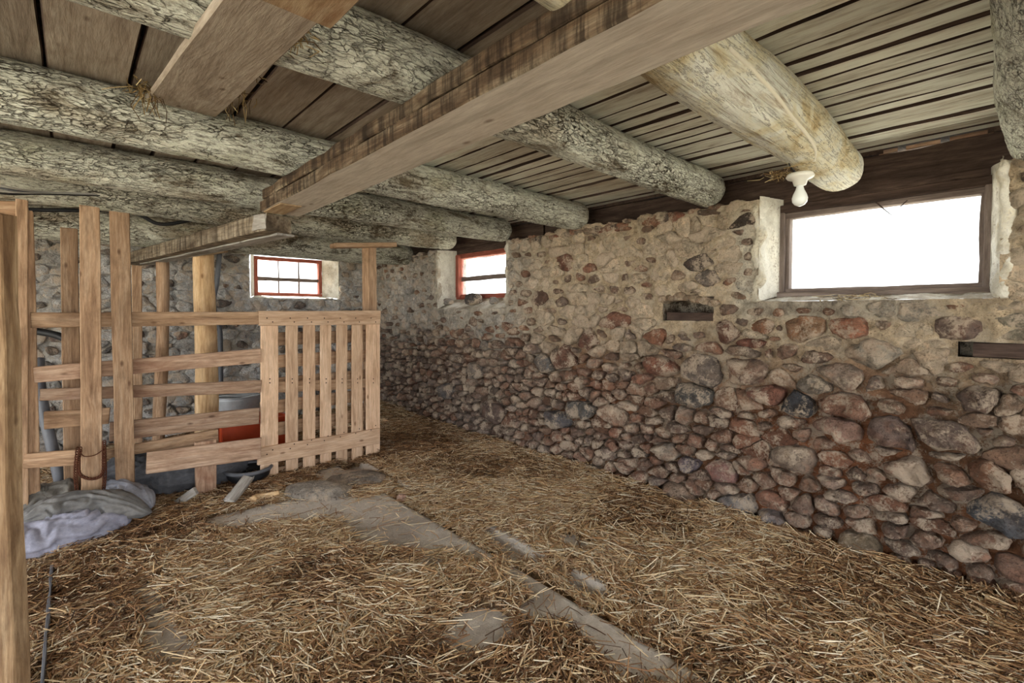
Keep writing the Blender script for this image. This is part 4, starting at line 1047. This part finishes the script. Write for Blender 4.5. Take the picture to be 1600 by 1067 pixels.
def sack(name, label, path, wid, hgt, colr, seed, folds=7, zoff=0.0, amp=.25, K=48, n=70):
    P = spline(path, n); vs = []; s_ = R.uniform(0, 99)
    for i, p in enumerate(P):
        d = (P[min(i+1, n)]-P[max(i-1, 0)]).normalized(); s = d.cross(Vector((0, 0, 1))).normalized(); t = i/n
        e = (min(1, math.sin(math.pi*min(t*1.6, .5))) if t < .5 else math.sin(math.pi*min((1-t)*1.9, .5)))**.7
        for k in range(K):
            a = 2*math.pi*k/K; ca, sa = math.cos(a), math.sin(a)
            vs.append((p, s, ca, sa, e, t))
    arr = np.array([(v[5]*6, v[2]*1.2, v[3]*1.2) for v in vs])+seed*5.3
    f1 = fbm(arr*.7, 2, 4)-.5
    warp = arr[:, 0]*.10+f1*1.5
    ridg = 1-np.abs(2*((np.arctan2(arr[:, 2]-seed*5.3, arr[:, 1]-seed*5.3)/(2*math.pi)*folds+warp*1.3) % 1)-1)
    sm = fbm(arr*np.array([.5, 2.2, 2.2]), 3, 8)-.5
    r = 1+f1*.5+((1-np.abs(2*ridg-1))**.5*.6-.35)*amp+sm*.12
    Q = []; cols = []
    for (p, s, ca, sa, e, t), rr in zip(vs, r):
        zz = sa*hgt*e*rr
        Q.append(p+s*ca*wid*e*rr+Vector((0, 0, max(zz, -hgt*.6)+zoff)))
    f = []
    for i in range(n):
        for k in range(K):
            a, b = i*K+k, i*K+(k+1) % K; f.append((a, b, b+K, a+K))
    cc = np.array(colr)[None]*(.75+.5*fbm(arr*1.7, 3, 15))[:, None]
    o = mesh(name, [tuple(q) for q in Q], f, M_cloth, None, True, cc); tag(o, label, 'sack'); return o
G = lambda px, py, z=0.0: W(px, py, Z=z)
sack('feed_sack', 'large pale lavender grey sack lying in front of the fence', [G(-30, 865, .07), G(60, 840, .07), G(140, 820, .07), G(205, 795, .07)], .15, .10, srgb(158, 158, 174), 1, folds=5, amp=.45)
sack('feed_sack', 'long folded grey sack draped above the lavender one', [G(20, 818, .16), G(90, 795, .18), G(160, 785, .17), G(238, 800, .08)], .09, .075, srgb(116, 114, 112), 2, folds=5, amp=.5)
sack('feed_sack', 'knotted grey sack end beside the foot of the second board', [G(140, 772, .15), G(170, 768, .16), G(205, 775, .14), G(238, 792, .09)], .08, .07, srgb(140, 142, 152), 3, folds=6, amp=.5)
sack('feed_sack', 'cracked stiff grey sack at the foot of the left fence boards', [G(10, 800, .16), G(60, 780, .17), G(100, 770, .18), G(125, 765, .18)], .11, .08, srgb(118, 114, 108), 4, amp=.35)
sack('tarpaulin', 'dark crumpled tarpaulin bunched behind the fence foot', [W(150, 745, Y=4.2), W(220, 740, Y=4.2), W(300, 735, Y=4.2), W(400, 720, Y=4.25)], .2, .16, srgb(92, 92, 96), 5, folds=13, amp=.8)['category'] = 'tarpaulin'

stk = thing('stick', W(36, 1040, Z=.02), 'short brown stick half buried in straw beside the foreground post', 'stick')
tube('stick_wood', M_fence, [W(22, 1056, Z=.02), W(34, 1042, Z=.025), W(50, 1029, Z=.02)], .012, stk, 12, 8, r1=.008, wob=.1)
# ------------------------------------------------------------------ straw tufts hanging overhead, twig at the window
def tuft(label, p, n, spread, drop, seed, name='straw_tuft'):
    V, Fc, C = [], [], []; rr = random.Random(seed); o = 0
    for k in range(n):
        a = Vector((p.x+rr.gauss(0, spread), p.y+rr.gauss(0, spread), p.z+rr.uniform(-.01, .02)))
        if rr.random() < .5: e = a+Vector((rr.gauss(0, spread*.8), rr.gauss(0, spread*.8), -drop*rr.uniform(.4, 1.1)))
        else: e = a+Vector((rr.gauss(0, spread*1.6), rr.gauss(0, spread*1.6), -drop*rr.uniform(-.1, .35)))
        m = (a+e)/2+Vector((rr.gauss(0, .012), rr.gauss(0, .012), rr.gauss(0, .006))); w = .0016
        s = (e-a).cross(Vector((.3, 1, .2))).normalized()*w; t = (e-a).cross(s).normalized()*w
        for q in (a, m, e): V += [q+s, q-s*.5+t, q-s*.5-t]
        for i in (0, 3):
            for j in range(3): Fc.append((o+i+j, o+i+(j+1) % 3, o+i+3+(j+1) % 3, o+i+3+j))
        col = rr.choice([srgb(160, 136, 92), srgb(120, 96, 62), srgb(184, 164, 122), srgb(84, 66, 44)]); C += [col]*9; o += 9
    ob = mesh(name, V, Fc, M_straw, None, False, np.array(C)); tag(ob, label, 'straw tuft', 'straw tufts caught overhead'); return ob
tuft('straw tuft dangling from the left edge of the slanting plank', W(225, 135, Y=2.2), 45, .022, .10, 1)
tuft('straw tuft stuck to the underside of the slanting plank', W(372, 108, Z=H+.80), 60, .022, .04, 2)
tuft('wispy straw hanging on the second log joist below the plank end', W(368, 150, Z=H+.83), 22, .02, .12, 3)
tuft('straw tuft wedged between stained plank and first barked log', W(445, 55, Z=H+.68), 80, .024, .03, 4)
tuft('dusty straw wisps above the bulb holder', W(1218, 272, Y=.74), 60, .022, .03, 5)
tw = thing('twig', W(1380, 325, X=XF-.02), 'dead forked twig hanging inside the top of the big window', 'twig')
p0 = W(1369, 316, X=XF-.02); 
tube('twig_stem', M_dark, [p0, W(1378, 324, X=XF-.03), W(1384, 329, X=XF-.03), W(1393, 336, X=XF-.035)], .004, tw, 14, 6, r1=.0022)
tube('twig_fork', M_dark, [W(1406, 324, X=XF-.02), W(1412, 318, X=XF-.02), W(1418, 313, X=XF-.02)], .0025, tw, 8, 5)
# sill litter of the big window
tuft('dry grass litter strewn along the big window sill', W(1340, 466, X=XW+.08), 120, .06, .004, 6)

# ------------------------------------------------------------------ near sides of the byre (out of view) and the yard outside
def slab(name, boxes):
    V = []; Fc = []
    for k, b in enumerate(boxes): V += box_pts(*b); Fc += [tuple(i+8*k for i in f) for f in BOXF]
    o = mesh(name, V, Fc, M_mortar, None, False, np.tile(srgb(170, 160, 144), (len(V), 1)), center=False); o['kind'] = 'structure'; return o
slab('wall_front', [(XL, -2.5, YN-.2, YN, -.1, 2.2), (2.5, XW+.4, YN-.2, YN, -.1, 2.2)])  # gap between the two added out of view to let daylight in
slab('wall_left', [(XL-.2, XL, YN-.2, -1.4, -.1, 2.2), (XL-.2, XL, 5.3, YB+.3, -.1, 2.2)])  # unseen side left wide open to light the back wall and fence
slab('wall_near_right', [(XW, XW+.35, YN, -.88, -.1, 2.2)])
mesh('floor_near', [(XL, YN, -.002), (XW, YN, -.002), (XW, GY0+.02, -.002), (XL, GY0+.02, -.002)], [(0, 1, 2, 3)], M_concrete, None, False, np.tile(srgb(140, 120, 96), (4, 1)))['kind'] = 'structure'
mesh('ground', [(-40, -40, -.12), (40, -40, -.12), (40, 40, -.12), (-40, 40, -.12)], [(0, 1, 2, 3)], M_bounce_ground, None, False)['kind'] = 'structure'  # unseen yard, added and kept pale to bounce light onto the ceiling
